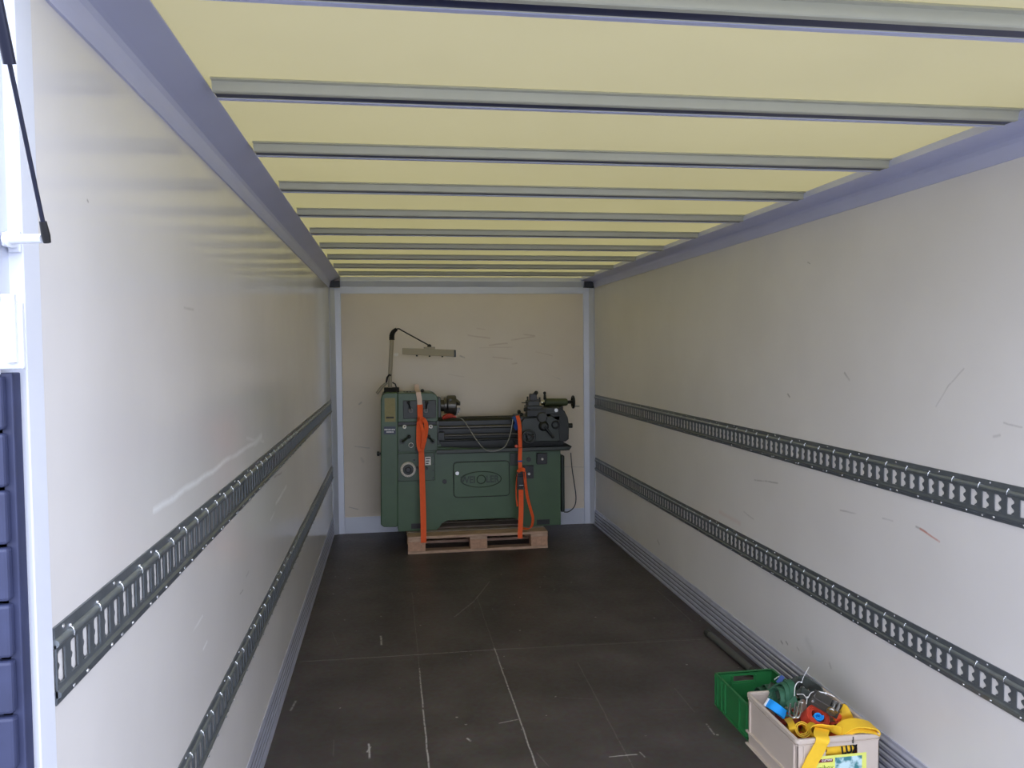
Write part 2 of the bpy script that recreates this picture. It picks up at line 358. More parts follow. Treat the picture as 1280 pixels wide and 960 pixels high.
def tag(o, label, cat, group=None, kind=None):
    if label: o['label'] = label
    if cat: o['category'] = cat
    if group: o['group'] = group
    if kind: o['kind'] = kind
    return o
def thing(name, label, cat, loc, group=None):
    o = bpy.data.objects.new(name, None); COL.objects.link(o); o.location = loc; o.empty_display_size = .05
    return tag(o, label, cat, group)
def lab(o, l): o['label'] = l; return o
def stuff(o): o['kind'] = 'stuff'; return o
def struct(o, label=None, cat=None): o['kind'] = 'structure'; return tag(o, label, cat)
def text(s, name, size, m, parent, loc, rot, ext=.0008, sx=1, align='LEFT', bold=0):
    c = bpy.data.curves.new(name, 'FONT'); c.offset = bold; c.body = s; c.size = size; c.extrude = ext; c.align_x = align
    tmp = bpy.data.objects.new(name, c); COL.objects.link(tmp)
    dg = bpy.context.evaluated_depsgraph_get(); me = bpy.data.meshes.new_from_object(tmp.evaluated_get(dg))
    bpy.data.objects.remove(tmp); me.materials.clear(); me.materials.append(m)
    o = bpy.data.objects.new(name, me); COL.objects.link(o); o.rotation_euler = rot; o.scale = (sx, 1, 1)
    o.parent = parent; o.location = Vector(loc)-wloc(parent); return o

W = 2.45; D = 7.459; Y0 = 1.31; HR = 2.34
XAX = Vector((1, 0, 0)); YAX = Vector((0, 1, 0)); ZAX = Vector((0, 0, 1))

# ------------------------------------------------------------------ box body
g = struct(MB().box(-60, 60, -60, 60, -1.3, -1.25).build('ground', M['asphalt']), 'grey asphalt yard under the lorry', 'ground')
fl = struct(MB().box(-.04, W+.04, Y0, D+.04, -.06, -.018).build('floor', M['kickdark']), 'dark brown plywood load floor with scratches', 'floor')
for y0, y1 in ((Y0, 4.391), (4.3935, D)):
    MB().box(.001, W-.001, y0, y1, -.018, 0).build('floor_panel', M['floor'], fl)
wl = struct(MB().box(-.04, 0, 1.358, D+.04, -.018, 2.37).build('wall_left', M['wallL']), 'glossy white left side wall of the box body', 'wall')
wr = struct(MB().box(W, W+.04, Y0, D+.04, -.018, 2.37).build('wall_right', M['wallR']), 'white right side wall of the box body', 'wall')
wb = struct(MB().box(0, W, D, D+.04, -.018, 2.37).build('wall_front', M['wallB']), 'scuffed cream front wall behind the lathe', 'wall')
# roof skin
ce = MB(); NX, NY = 8, 24
ce.add([(.0+W*i/NX, Y0+(D-Y0)*j/NY, HR) for j in range(NY+1) for i in range(NX+1)],
       [(j*(NX+1)+i, j*(NX+1)+i+1, (j+1)*(NX+1)+i+1, (j+1)*(NX+1)+i) for j in range(NY) for i in range(NX)])
ceil = struct(ce.build('ceiling', M['roof']), 'yellowish translucent fibreglass roof skin', 'ceiling')
for k in range(10):
    yb = 1.555+.604*k
    x0, x1 = .120, W-.128
    prof = [(-.094, 2.339), (-.094, 2.3345), (-.080, 2.3335), (-.074, 2.313), (-.071, 2.3105), (-.056, 2.3105), (-.054, 2.314), (-.022, 2.314), (-.020, 2.3105), (-.003, 2.3105),
            (0, 2.313), (.004, 2.3335), (.012, 2.3345), (.012, 2.339)]
    rbw = MB().prism([(yb+a, z) for a, z in prof], x0, x1, 'x').build('roof_bow', M['bow'], ceil)
    MB().box(x0+.001, x1-.001, yb-.056, yb-.020, 2.3120, 2.3138).build('groove_shade', M['bowgroove'], rbw)
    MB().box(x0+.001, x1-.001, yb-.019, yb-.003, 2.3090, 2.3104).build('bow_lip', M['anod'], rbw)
# coving along both sides, front header, corner posts, kick plates
def cove(sgn, x, name, label):
    P = [(0, 2.242), (.006, 2.242), (.012, 2.262), (.016, 2.285), (.022, 2.297), (.036, 2.303), (.12, 2.311), (.131, 2.313), (.131, 2.338), (.127, 2.338), (.127, 2.318), (0, 2.315)]
    if sgn > 0: P = P[:5]+[(.030, 2.3015), (.103, 2.336), (.103, 2.339), (0, 2.339)]
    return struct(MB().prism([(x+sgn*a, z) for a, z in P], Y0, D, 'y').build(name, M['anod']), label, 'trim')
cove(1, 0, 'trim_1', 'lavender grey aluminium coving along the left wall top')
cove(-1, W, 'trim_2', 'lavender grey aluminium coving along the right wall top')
struct(MB().prism([(D, 2.19), (D-.006, 2.19), (D-.01, 2.25), (D-.03, 2.30), (D-.03, 2.338), (D, 2.338)], .10, W-.10, 'x').build('trim_3', M['anodp']), 'pale aluminium header across the front wall', 'trim')
struct(MB().prism([(.0, D), (.0, D-.035), (.012, D-.038), (.05, D-.012), (.10, D-.008), (.104, D)], 0, 2.24, 'z').build('trim_4', M['anodp']), 'pale corner post left of the lathe', 'trim')
struct(MB().prism([(W, D), (W, D-.035), (W-.012, D-.038), (W-.05, D-.012), (W-.10, D-.008), (W-.104, D)], 0, 2.24, 'z').build('trim_5', M['anodp']), 'pale corner post right of the lathe', 'trim')
for x, nm in ((.052, 'trim_6'), (W-.052, 'trim_7')):
    struct(MB().box(x-.048, x+.048, D-.05, D-.005, 2.245, 2.30).build(nm, M['black'], None, .003),
           'dark plastic corner cap at the '+('left' if x < 1 else 'right')+' front corner top', 'trim')
struct(MB().box(.104, W-.104, D-.006, D, 0, .15).build('baseboard_front', M['anodp']), 'pale kick plate along the front wall', 'baseboard')
def kick(x, sgn, name, label, h, th):
    P = [(0, h), (th*.25, h), (th*.3, h-.012)]
    z = h-.02
    for k in range(4):
        P += [(th*.55, z), (th*.55, z-.004), (th*.35, z-.008), (th*.35, z-.018), (th*.6, z-.022)]; z -= .030
    P += [(th, .012), (th, 0), (0, 0)]
    o = struct(MB().prism([(x+sgn*a, zz) for a, zz in P], 1.36 if sgn > 0 else Y0, D-.04, 'y').build(name, M['kick']), label, 'baseboard')
    z = h-.02; g_ = MB()
    for k in range(4):
        g_.box(x+sgn*th*.34, x+sgn*(th*.34+.0012), 1.36, D-.05, z-.017, z-.009); z -= .030
    g_.build('rib_groove_band', M['kickmid'], o)  # darker grey bands set into the plate's grooves
    return o
kick(0, 1, 'baseboard_left', 'ribbed aluminium kick plate along the left wall', .165, .010)
kick(W, -1, 'baseboard_right', 'ribbed aluminium kick plate along the right wall', .14, .026)
# rear frame: post, seal, outer hinge block, rubber strip
post = struct(MB().box(-.04, .0035, 1.30, 1.358, -.1, 2.37).build('trim_8', M['postwhite'], None, .002), 'white rear frame post at the left edge', 'trim')
struct(MB().box(-.03, -.0168, 1.262, 1.30, -.1, 2.37).build('trim_9', M['anodp']), 'pale outer lip of the left rear post', 'trim')
for nm, xx, lb in (('trim_10', W, 'white rear frame post on the right'),):
    struct(MB().box(xx, xx+.05, 1.22, Y0, -.1, 2.37).build(nm, M['postwhite']), lb, 'trim')
struct(MB().box(-.04, W+.05, 1.22, Y0-.002, 2.315, 2.40).build('trim_11', M['postwhite']), 'white rear frame header above the opening', 'trim')

# ------------------------------------------------------------------ lashing rails
def rail(side, zb, zt, name, label, ystart):
    x = 0 if side > 0 else W; s_ = side; X = lambda a: x+s_*a
    y0, y1 = ystart, D-.045; h = zt-zb
    t = thing(name, label, 'lashing rail', (x, y0, zb), 'perforated steel lashing rails on the side walls')
    # upper flange and rounded ridge, lower lip
    MB().prism([(X(0), zt), (X(.004), zt), (X(.005), zt-.018), (X(.0), zt-.018)], y0, y1, 'y').build('top_flange', M['galv'], t)
    P = [(X(.0), zt-.018)]
    for k in range(9):
        a_ = PI*(.5-k/8*1.0); P.append((X(.010*math.cos(a_)+.001), zt-.026+.008*math.sin(a_)))
    MB().prism(P, y0, y1, 'y').build('ridge', M['galvlight'], t)
    MB().prism([(X(0), zb), (X(.004), zb), (X(.005), zb+.010), (X(.011), zb+.014), (X(.012), zb+.020), (X(.006), zb+.024), (X(0), zb+.022)], y0, y1, 'y').build('bottom_lip', M['galv'], t)
    # perforated web: slots between bars, each slot with its half round tongue
    za, zc = zb+.032, zt-.040; pitch = .0533; n = int((y1-y0)/pitch); wb_ = MB()
    wb_.box(X(.003), X(.006), y0, y1, zb+.012, za); wb_.box(X(.003), X(.006), y0, y1, zc, zt-.028)
    for k in range(n+1):
        ya = y0+k*pitch-.018
        wb_.box(X(.003), X(.006), max(ya, y0), min(ya+.0225, y1), za, zc)
    wb_.build('slotted_web', M['galv'], t)
    tb = MB(); zm = (za+zc)/2
    for k in range(n):
        ya = y0+k*pitch-.018+.0215
        if ya+.03 > y1: continue
        hh_ = zc-za; e = [(ya+.003+.015*abs(math.cos(2*PI*(q_/12-.5)))**1.6, za+hh_*q_/12) for q_ in range(13)]
        tb.prism([(ya, za)]+e+[(ya, zc)], X(.0008), X(.0020), 'x')
    stuff(tb.build('slot_tongue', M['galv'], t))
    rv = MB()
    k = 0; y = y0+.035
    while y < y1-.05:
        rv.rev((X(.0035), y, zt-.008), (s_, 0, 0), [(0, .0045), (.0015, .004), (.0028, .0015)], 8)
        rv.rev((X(.006), y+.03, zb+.008), (s_, 0, 0), [(0, .0045), (.0015, .004), (.0028, .0015)], 8)
        y += .245
    stuff(rv.build('rivet', M['zinc'], t))
    cl = MB(); y = y0+.06
    while y < y1-.06:
        cl.tube([(X(.004), y, zt-.016), (X(.0095), y, zt-.019), (X(.0118), y, zt-.026), (X(.0105), y+.002, zt-.032)], .0012, 6)
        cl.ball((X(.005), y, zt-.015), .0038, 8)
        cl.rev((X(.010), y+.055, zb+.012), (s_, 0, 0), [(0, .0045), (.0015, .004), (.0028, .0015)], 8)
        y += .125
    stuff(cl.build('wire_clip', M['zinc'], t))
    return t
ZU, ZL = (1.1092, 1.2352), (.5126, .6391)
rail(1, *ZU, 'lashing_rail', 'upper perforated steel rail on the left wall', 1.362)
rail(1, *ZL, 'lashing_rail', 'lower perforated steel rail on the left wall', 1.362)
rail(-1, *ZU, 'lashing_rail', 'upper perforated steel rail on the right wall', Y0)
rail(-1, *ZL, 'lashing_rail', 'lower perforated steel rail on the right wall', Y0)

# ------------------------------------------------------------------ things at the left rear edge
p0 = at(58, 298, 1.22); p1 = at(12, 80, 1.13); p2 = at(-4, 0, 1.10)
t = thing('gas_strut', 'black gas strut leaning out at the upper left edge', 'gas strut', (p0[0], 1.22, p0[1]))
A = Vector((p0[0], 1.22, p0[1])); Bq = Vector((p1[0], 1.13, p1[1])); dirn = (Bq-A).normalized()
MB().cyl(A+dirn*.018, Bq, .003, 12).build('piston_rod', M['strut'], t)
MB().cyl(Bq, Bq+dirn*.30, .0078, 18).build('cylinder_tube', M['strut'], t)
MB().tube([A+dirn*.024, A+dirn*.004, A-dirn*.006], [.0048, .006, .005], 12).build('ball_socket', M['black'], t)
bx, bz = at(44, 296, 1.24)
t2 = thing('strut_bracket', 'small white stud bracket holding the gas strut foot', 'bracket', (-.002, 1.27, bz))
MB().rev((-.002, 1.27, bz), (A-Vector((-.002, 1.27, bz))), [(0, .012), (.006, .012), (.007, .007), ((A-Vector((-.002, 1.27, bz))).length-.006, .0065)], 16).build('stud', M['postwhite'], t2)
MB().box(-.014, .003, 1.292, 1.300, bz-.016, bz+.016).build('base_plate', M['postwhite'], t2, .002)
MB().box(-.012, .0, 1.268, 1.293, bz-.010, bz+.010).build('spacer', M['postwhite'], t2, .002)
hx0, hz0 = at(-8, 462, 1.245); hx1, hz1 = at(26, 368, 1.245)
t = thing('door_hinge', 'white hinge block outside the left rear post', 'hinge', (hx1, 1.25, hz0))
MB().box(hx0-.04, hx1-.002, 1.25, 1.262, hz0, hz1-.01).build('hinge_leaf', M['postwhite'], t, .003)
MB().cyl((hx1-.016, 1.243, hz0+.01), (hx1-.016, 1.243, hz1), .009, 16).build('hinge_pin', M['postwhite'], t)
for dz in (.018, .10): MB().rev((hx0+.018, 1.25, hz0+dz), (0, -1, 0), [(0, .006), (.004, .006), (.005, .002)], 6).build('bolt', M['zinc'], t)
# dark ribbed rubber strip under it
rx0, _ = at(-14, 700, 1.25); 
t = thing('rubber_bumper', 'dark blue ribbed rubber bumper strip below the white hinge', 'bumper', (-.05, 1.26, -.1))
rx1, rzt = at(14, 466, 1.26)
MB().box(rx1-.048, rx1-.0, 1.262, 1.29, -.1, rzt).build('backing_strip', M['rubber'], t, .002)
z = rzt-.004; k = 0
while z > .6:
    MB().box(rx1-.044, rx1-.008, 1.246, 1.2635, z-.078, z).build('rubber_block', M['rubber'], t, .005); z -= .083; k += 1

# ------------------------------------------------------------------ pallet
PX0, PX1, PY0, PY1 = .655, 1.822, 6.592, 7.39
t = thing('wooden_pallet', 'worn wooden pallet carrying the green lathe', 'pallet', ((PX0+PX1)/2, (PY0+PY1)/2, 0))
bw = [(0, .145), (.185, .10), (.3275, .145), (.515, .10), (.653, .145)]
for i, (o_, w_) in enumerate(bw):
    MB().box(PX0, PX1, PY0+o_, PY0+o_+w_, .122, .144).build('deck_board', M['wood' if i in (0, 4) else 'woodg'], t, .002)
for cx in (PX0, (PX0+PX1)/2-.0725, PX1-.145):
    MB().box(cx, cx+.145, PY0, PY1, .100, .1218).build('cross_board', M['wood'], t, .002)
for i, yy in enumerate((PY0, PY0+.349, PY1-.10)):
    MB().box(PX0, PX1, yy, yy+.10, 0, .022).build('bottom_board', M['wood'], t, .002)
    for cx, ww in ((PX0, .145), ((PX0+PX1)/2-.0725, .145), (PX1-.145, .145)):
        MB().box(cx+.001, cx+ww-.001, yy+.001, yy+.1, .0222, .0998).build('pallet_block', M['block'], t, .003)

# ------------------------------------------------------------------ lathe
YF = 6.80
L = lambda px, py, y=YF: at(px, py, y)
lx, lz = L(476, 657)
t = lathe = thing('metal_lathe', 'old green metalworking lathe strapped onto the wooden pallet', 'lathe', (1.2, 7.0, .145))
def PXY(pts, y): return [at(a, b_, y) for a, b_ in pts]
def bx(name, m, x0, y0, x1, y1, ya, yb, bev=.003, parent=None):
    """box whose front face fills the given part of the picture at depth ya"""
    a = at(x0, y1, ya); b_ = at(x1, y0, ya)
    return MB().box(a[0], b_[0], ya, yb, a[1], b_[1]).build(name, m, parent or lathe, bev)
def disc(name, m, px, py, r, ya, th=.01, parent=None, n=28, prof=None):
    x, z = at(px, py, ya)
    return MB().rev((x, ya+th, z), (0, -1, 0), prof or [(0, r), (th*.8, r), (th, r*.9)], n).build(name, m, parent or lathe)
# base cabinet with arch and feet
zf = .1445
P = PXY([(496, 558), (702, 563)], YF)
foot = [(L(497, 660)[0], L(497, 659)[1]), (L(498, 663)[0], zf), (L(545, 663)[0], zf), (L(549, 658)[0], zf+.02), (L(553, 651)[0], zf+.06), (L(560, 648.5)[0], zf+.078), (L(642, 645)[0], zf+.078),
        (L(649, 648)[0], zf+.06), (L(653, 655)[0], zf+.015), (L(655, 660)[0], zf), (L(701, 656)[0], zf)]
poly = [P[0]]+foot+[(L(701, 600)[0], P[1][1]), ]
MB().prism(poly, YF, YF+.05, 'y').build('base_cabinet', M['green'], lathe, .004)
MB().prism([P[0]]+foot[:4]+[(foot[4][0], P[0][1])], YF+.05, 7.26, 'y').build('left_pedestal', M['green'], lathe)
MB().prism([(foot[8][0], P[1][1])]+foot[8:]+[(foot[-1][0], P[1][1])], YF+.05, 7.26, 'y').build('right_pedestal', M['green'], lathe)
for a, b_ in (((514, 654), (530, 661)), ((671, 649), (687, 656))):
    bx('foot_slot_shade', M['black'], a[0], a[1], b_[0], b_[1], YF-.0015, YF+.001, 0)  # dark of each foot recess painted as a flat black plate
# gear cover column on the left
P = [at(*p, YF-.03) for p in ((476, 656), (476, 500), (477.5, 494), (482, 491), (497.5, 491), (497.5, 657.5), (495, 659), (480, 659))]
MB().prism(P, YF-.03, 7.26, 'y').build('end_cover', M['green'], lathe, .008)
# plates on the end cover
bp_ = bx('instruction_plate', M['brass'], 481, 497.5, 494, 527.5, YF-.033, YF-.0305, 0); lab(bp_, 'tall brass instruction plate')
for i in range(6):
    a = at(482.5, 500+i*4.2, YF-.034); b_ = at(492.5, 502+i*4.2, YF-.034)
    MB().box(a[0], b_[0], YF-.0340, YF-.0332, b_[1], a[1]).build('print_line', M['textblack'] if i > 4 else M['brass'], bp_)
pl = bx('warning_plate', M['blueplate'], 480, 533, 494.5, 543, YF-.033, YF-.0305, 0); lab(pl, 'dark blue plate with two white lines of print')
for y_, xa, xb in ((536.2, 480.6, 494), (539.2, 483, 492.5)):
    x = xa
    while x < xb-.6:
        w_ = random.uniform(.7, 1.3); a = at(x, y_+1.7, YF-.034); b_ = at(min(x+w_, xb), y_, YF-.034)
        MB().box(a[0], b_[0], YF-.0338, YF-.0330, a[1], b_[1]).build('letter_stroke', M['textwhite'], pl); x += w_+.45
x, z = at(476, 567, 6.92); 
MB().rev((x+.01, 6.92, z), (-1, 0, 0), [(0, .010), (.02, .010), (.022, .02), (.04, .02), (.043, .014)], 16).build('side_knob', M['black'], lathe)
# headstock
HP = [at(*p, 6.84) for p in ((497, 528), (497, 491.5), (540, 491), (545, 493), (547.5, 498), (547.5, 527))]
MB().prism(HP, 6.84, 7.22, 'y').build('headstock', M['green'], lathe, .006)
bx('headstock_gap', M['black'], 497, 526.5, 549, 532, 6.86, 7.2, 0)
bx('headstock_flange', M['greend'], 547.5, 497, 551, 522, 6.93, 7.13, .004)
pan = bx('speed_panel', M['irongrey'], 504, 500, 545, 523.5, 6.834, 6.842, .004)
for (px, py) in ((513.5, 513), (532.5, 513)):
    disc('selector_boss', M['steeld'], px, py, .022, 6.805, .03)
    x, z = at(px, py, 6.80); x2, z2 = at(px-3+(4 if px > 520 else 0), py-10, 6.79)
    h_ = MB().tube([(x, 6.805, z), (x2, 6.785, z2)], .006, 8); h_.build('selector_lever', M['iron'], lathe)
    MB().ball((x2, 6.783, z2), .014).build('lever_knob', M['black'], lathe)
    disc('selector_cap', M['irongrey'], px, py, .012, 6.797, .008)
x, z = at(528, 489, 6.95); MB().tube([(x, 6.95, z-.04), (x, 6.95, z)], .006, 8).build('top_lever', M['iron'], lathe); MB().ball((x, 6.95, z+.004), .016).build('lever_knob', M['black'], lathe)
for px in (505.5, 509, 513): x, z = at(px, 491, 6.98); MB().cyl((x, 6.98, z-.012), (x, 6.98, z+.012), .008, 10).build('oil_cap', M['steeld'], lathe)
# spindle and chuck
cx0, cz0 = at(550, 507, 7.03); _, zt_ = at(550, 493.5, 7.03); R = .088
xx = [at(p, 507, 7.03)[0] for p in (550, 555, 556, 558, 561, 562, 569, 570, 573)]
MB().rev((xx[0], 7.03, cz0), XAX, [(0, .05), (xx[1]-xx[0], .05), (xx[1]-xx[0]+.001, .07), (xx[3]-xx[0], .07)], 32).build('spindle_nose', M['steeld'], lathe)
ck = MB().rev((xx[3], 7.03, cz0), XAX, [(0, .07), (.006, R-.006), (.012, R), (xx[6]-xx[3], R), (xx[7]-xx[3], R-.006), (xx[7]-xx[3]+.001, .03)], 36).build('chuck_body', M['steeld'], lathe)
for k in range(3):
    a_ = 2*PI*k/3+.5; u_ = Vector((0, math.cos(a_), math.sin(a_))); v_ = Vector((0, -math.sin(a_), math.cos(a_)))
    j = MB(); o_ = Vector((xx[7], 7.03, cz0))
    for r0, r1, l_ in ((.022, .046, .035), (.046, .066, .024), (.066, .086, .012)):
        vs = [o_+XAX*a2+u_*b2+v_*c2 for a2 in (-.002, l_) for b2 in (r0, r1) for c2 in (-.013, .013)]
        j.add(vs, [(0, 1, 3, 2), (4, 6, 7, 5), (0, 4, 5, 1), (2, 3, 7, 6), (0, 2, 6, 4), (1, 5, 7, 3)])
    j.build('chuck_jaw', M['steeld'], ck)
x, z = at(563, 500, 6.945); MB().rev((x, 6.95, z), (0, -1, 0), [(0, .01), (.006, .01)], 8).build('chuck_key_socket', M['black'], ck)
# feed gearbox panels under the headstock
bx('gearbox', M['greenin'], 496.5, 531.5, 546.5, 565, YF-.02, 7.15, .004)
bx('feed_panel', M['greenin'], 496.5, 565.6, 543.5, 602, YF-.018, YF+.01, .004)
for py in (533.5, 563, 568, 600):
    for px in (499, 542): disc('panel_screw', M['black'], px, py, .005, YF-.024, .005, n=8)
for py in (570, 580, 588, 597):
    disc('panel_screw', M['black'], 541.5, py, .006, YF-.024, .006, n=8)
for (px, py) in ((505.7, 533.5), (538.5, 533.3)):
    w_ = disc('sight_ring', M['whitep'], px, py, .017, YF-.028, .008); disc('sight_glass', M['black'], px, py, .006, YF-.031, .004, w_)
for (px, py, ex, ey) in ((511.5, 546, 503, 552), (536, 546, 541, 552)):
    x, z = at(ex, ey, YF-.03); x2, z2 = at(px, py, YF-.075)
    disc('lever_boss', M['greend'], ex, ey, .022, YF-.04, .022)
    MB().tube([(x, YF-.036, z), ((x+x2)/2, YF-.06, (z+z2)/2), (x2, YF-.07, z2)], [.012, .008, .007], 8).build('feed_lever', M['greend'], lathe)
    MB().ball((x2, YF-.075, z2), .015).build('lever_knob', M['black'], lathe)
w_ = disc('indicator_ring', M['whitep'], 513.8, 556.5, .021, YF-.026, .007)
disc('indicator_face', M['greend'], 513.8, 556.5, .016, YF-.0285, .004, w_); disc('indicator_centre', M['steeld'], 513.8, 556.5, .006, YF-.032, .004, w_)
d_ = MB(); x, z = at(510.2, 586.8, YF-.03)
dial = MB().rev((x, YF-.018, z), (0, -1, 0), [(0, .064), (.020, .064), (.026, .059), (.026, .052), (.022, .050), (.022, .046)], 40).build('dial_ring', M['cream'], lathe); lab(dial, 'large white numbered dial ring')
MB().rev((x, YF-.030, z), (0, -1, 0), [(0, .046), (.016, .044), (.018, .038), (.018, .034)], 36).build('dial_face', M['irongrey'], dial)
kn = MB().rev((x, YF-.040, z), (0, -1, 0), [(0, .028), (.022, .026), (.026, .02)], 8).build('dial_knob', M['black'], dial)
tk = MB()
for k in range(24):
    a_ = 2*PI*k/24; c_, s_ = math.cos(a_), math.sin(a_)
    tk.add([(x+c_*.0525-s_*.0012, YF-.0452, z+s_*.0525+c_*.0012), (x+c_*.0585-s_*.0012, YF-.0452, z+s_*.0585+c_*.0012), (x+c_*.0585+s_*.0012, YF-.0452, z+s_*.0585-c_*.0012), (x+c_*.0525+s_*.0012, YF-.0452, z+s_*.0525-c_*.0012)], [(0, 1, 2, 3)])
stuff(tk.build('dial_tick', M['textblack'], dial))
cp_ = bx('chart_plate', M['whitep'], 531.5, 571, 538.5, 581.5, YF-.021, YF-.0185, 0); lab(cp_, 'small white chart plate')
for i in range(3):
    a = at(532.3, 574+i*3, YF-.0215); b_ = at(537.7-i, 572.6+i*3, YF-.0215); MB().box(a[0], b_[0], YF-.0222, YF-.0212, a[1], b_[1]).build('print_line', M['textblack'], cp_)
disc('panel_knob', M['black'], 533.5, 585.8, .014, YF-.045, .028); disc('panel_knob', M['iron'], 521.5, 585, .013, YF-.035, .02); disc('panel_knob', M['black'], 518, 575.5, .008, YF-.03, .014)
disc('drain_hole', M['black'], 555.8, 602, .019, YF-.003, .004)
# door with embossed emblem
dx0, dz0 = L(567.5, 621.5, YF); dx1, dz1 = L(636, 576, YF)
def rrect(x0, z0, x1, z1, r, n=5):
    P = []
    for cx, cz, a0 in ((x1-r, z1-r, 0), (x0+r, z1-r, PI/2), (x0+r, z0+r, PI), (x1-r, z0+r, 1.5*PI)):
        for k in range(n+1): a_ = a0+PI/2*k/n; P.append((cx+r*math.cos(a_), cz+r*math.sin(a_)))
    return P
MB().prism(rrect(dx0-.006, dz0-.006, dx1+.006, dz1+.006, .036), YF-.0035, YF, 'y').build('door_gasket', M['textblack'], lathe)
door = MB().prism(rrect(dx0, dz0, dx1, dz1, .03), YF-.012, YF-.001, 'y').build('access_door', M['green'], lathe, .003); lab(door, 'rounded green access door with embossed oval emblem')
ex, ez = L(601.5, 599.2, YF-.013)
em = MB(); n_ = 48
for ry, rx in ((.067, .172),):
    em.tube([(ex+rx*math.cos(2*PI*k/n_), YF-.0125, ez+ry*math.sin(2*PI*k/n_)) for k in range(n_)], .0038, 6, closed=True)
em.build('emblem_oval', M['emblem'], door)
MB().ring((ex, YF-.0125, ez), YAX, .036, .0045, 28, 6).build('emblem_ring', M['emblem'], door)
ROTF = (PI/2, 0, 0)
text('WEI', 'emblem_lettering', .082, M['emblem'], door, (ex-.176, YF-.0125, ez-.027), ROTF, .004, .86, 'LEFT', .002)
text('LER', 'emblem_lettering', .082, M['emblem'], door, (ex+.040, YF-.0125, ez-.027), ROTF, .004, .86, 'LEFT', .002)
disc('door_lock', M['steel'], 571.6, 591.7, .017, YF-.018, .007, door)
# tray
TY0, TY1 = 6.70, 7.25
ta = at(546, 563.5, TY0); tb_ = at(715, 565, TY0); ztr = (ta[1]+at(630, 563, TY0)[1])/2
tr_ = MB(); x0, x1 = ta[0], tb_[0]
tr_.box(x0, x1-.03, TY0+.01, TY1, ztr-.02, ztr-.012)
tr_.prism([(TY0, ztr+.010), (TY0+.008, ztr+.012), (TY0+.012, ztr-.012), (TY0+.004, ztr-.022), (TY0, ztr-.016)], x0, x1-.02, 'x')
tr_.prism([(x1-.03, ztr-.02), (x1-.012, ztr-.006), (x1, ztr+.012), (x1-.006, ztr+.012), (x1-.02, ztr), (x1-.04, ztr-.012)], TY0, TY1, 'y')
tr_.box(x0, x1-.01, TY1-.006, TY1, ztr-.02, ztr+.04)
tr_.build('chip_tray', M['greend'], lathe)
gx0 = at(640, 560, TY0)[0]
bx('splash_board', M['greend'], 547, 545, 700, 562, 7.05, 7.06, 0)
# bed
bxa = at(546, 520, 6.90)[0]; bxb = at(705, 520, 6.90)[0]; zb_t = at(600, 523.5, 6.90)[1]; zb_b = at(600, 550, 6.90)[1]
bed = MB().box(bxa, bxb, 6.93, 7.13, ztr-.01, zb_t-.045)
bed.prism([(6.89, zb_t-.05), (6.89, zb_t-.014), (6.91, zb_t-.014), (6.925, zb_t+.004), (6.94, zb_t-.006), (6.96, zb_t-.006), (6.96, zb_t-.05)], bxa, bxb, 'x')
bed.prism([(7.08, zb_t-.05), (7.08, zb_t-.006), (7.12, zb_t-.006), (7.135, zb_t+.004), (7.15, zb_t-.014), (7.16, zb_t-.014), (7.16, zb_t-.05)], bxa, bxb, 'x')
bed.build('bed', M['iron'], lathe)
for px_y, r, m_ in ((533.5, .013, 'steel'), (543.5, .010, 'steeld'), (549.5, .009, 'iron')):
    z = at(600, px_y, 6.85)[1]; MB().cyl((bxa, 6.85, z), (bxb, 6.85, z), r, 14).build('feed_shaft', M['steeld'] if m_ == 'steel' else M[m_], lathe)
MB().box(bxa, bxa+.06, 6.82, 6.90, at(1, 552, 6.85)[1]*0+at(550, 550, 6.85)[1], at(550, 540, 6.85)[1]).build('shaft_bearing', M['iron'], lathe, .004)
bx('bed_end_bracket', M['greend'], 545.5, 526, 549, 556, 6.83, 7.1, .003)
# carriage (apron, saddle, slides), turret and wheels
AY = 6.76
ap = [at(*p, AY) for p in ((652, 528), (655, 523), (690, 520), (698, 526), (700, 549), (697, 552), (652, 552))]
MB().prism(ap, AY, 6.90, 'y').build('apron', M['greend'], lathe, .005)
bx('saddle', M['iron'], 649, 520, 700, 526.5, 6.80, 7.16, .004)
bx('saddle_wing', M['iron'], 650, 527, 654, 551, 6.80, 6.92, .004)
# right-hand bulky cover: rounded shoulder
hp = [at(*p, 6.80) for p in ((688, 552), (688, 514), (700, 509), (706, 514), (710, 522), (711.5, 532), (711, 549), (707, 552))]
MB().prism(hp, 6.80, 7.15, 'y').build('tailstock_body', M['iron'], lathe, .006)
x, z = at(711, 532, 6.9); MB().cyl((x, 6.9, z), (x+.03, 6.9, z), .022, 14).build('end_cap', M['iron'], lathe)
bx('cross_slide', M['irongrey'], 661, 509.5, 698, 518.5, 6.79, 6.98, .005)
bx('compound_slide', M['iron'], 659, 512, 682, 521, 6.75, 6.80, .004)
x, z = at(697.5, 512.5, 6.78); MB().cyl((x-.02, 6.79, z), (x-.02, 6.755, z), .016, 16).build('slide_end_cap', M['steel'], lathe)
bx('tool_block', M['irongrey'], 660, 501, 674.5, 507.5, 6.80, 6.93, .004)
bx('tool_block_base', M['irongrey'], 659, 507.5, 677, 511, 6.79, 6.95, .003)
tp = [at(*p, 6.84) for p in ((662.5, 501), (662.5, 493.5), (664, 492), (666, 493), (668, 491.5), (670, 489.8), (672, 489.8), (673, 491.5), (671, 494), (671.5, 499), (674, 499), (674.5, 501))]
MB().prism(tp, 6.84, 6.90, 'y').build('tool_clamp', M['black'], lathe, .003)
x, z = at(670.5, 491, 6.83); MB().ball((x, 6.84, z), .018).build('lever_knob', M['black'], lathe)
for px, py in ((660, 497.5), (675, 498.5)): x, z = at(px, py, 6.84); MB().cyl((x, 6.86, z-.03), (x, 6.86, z+.012), .008, 8).build('clamp_bolt', M['iron'], lathe)
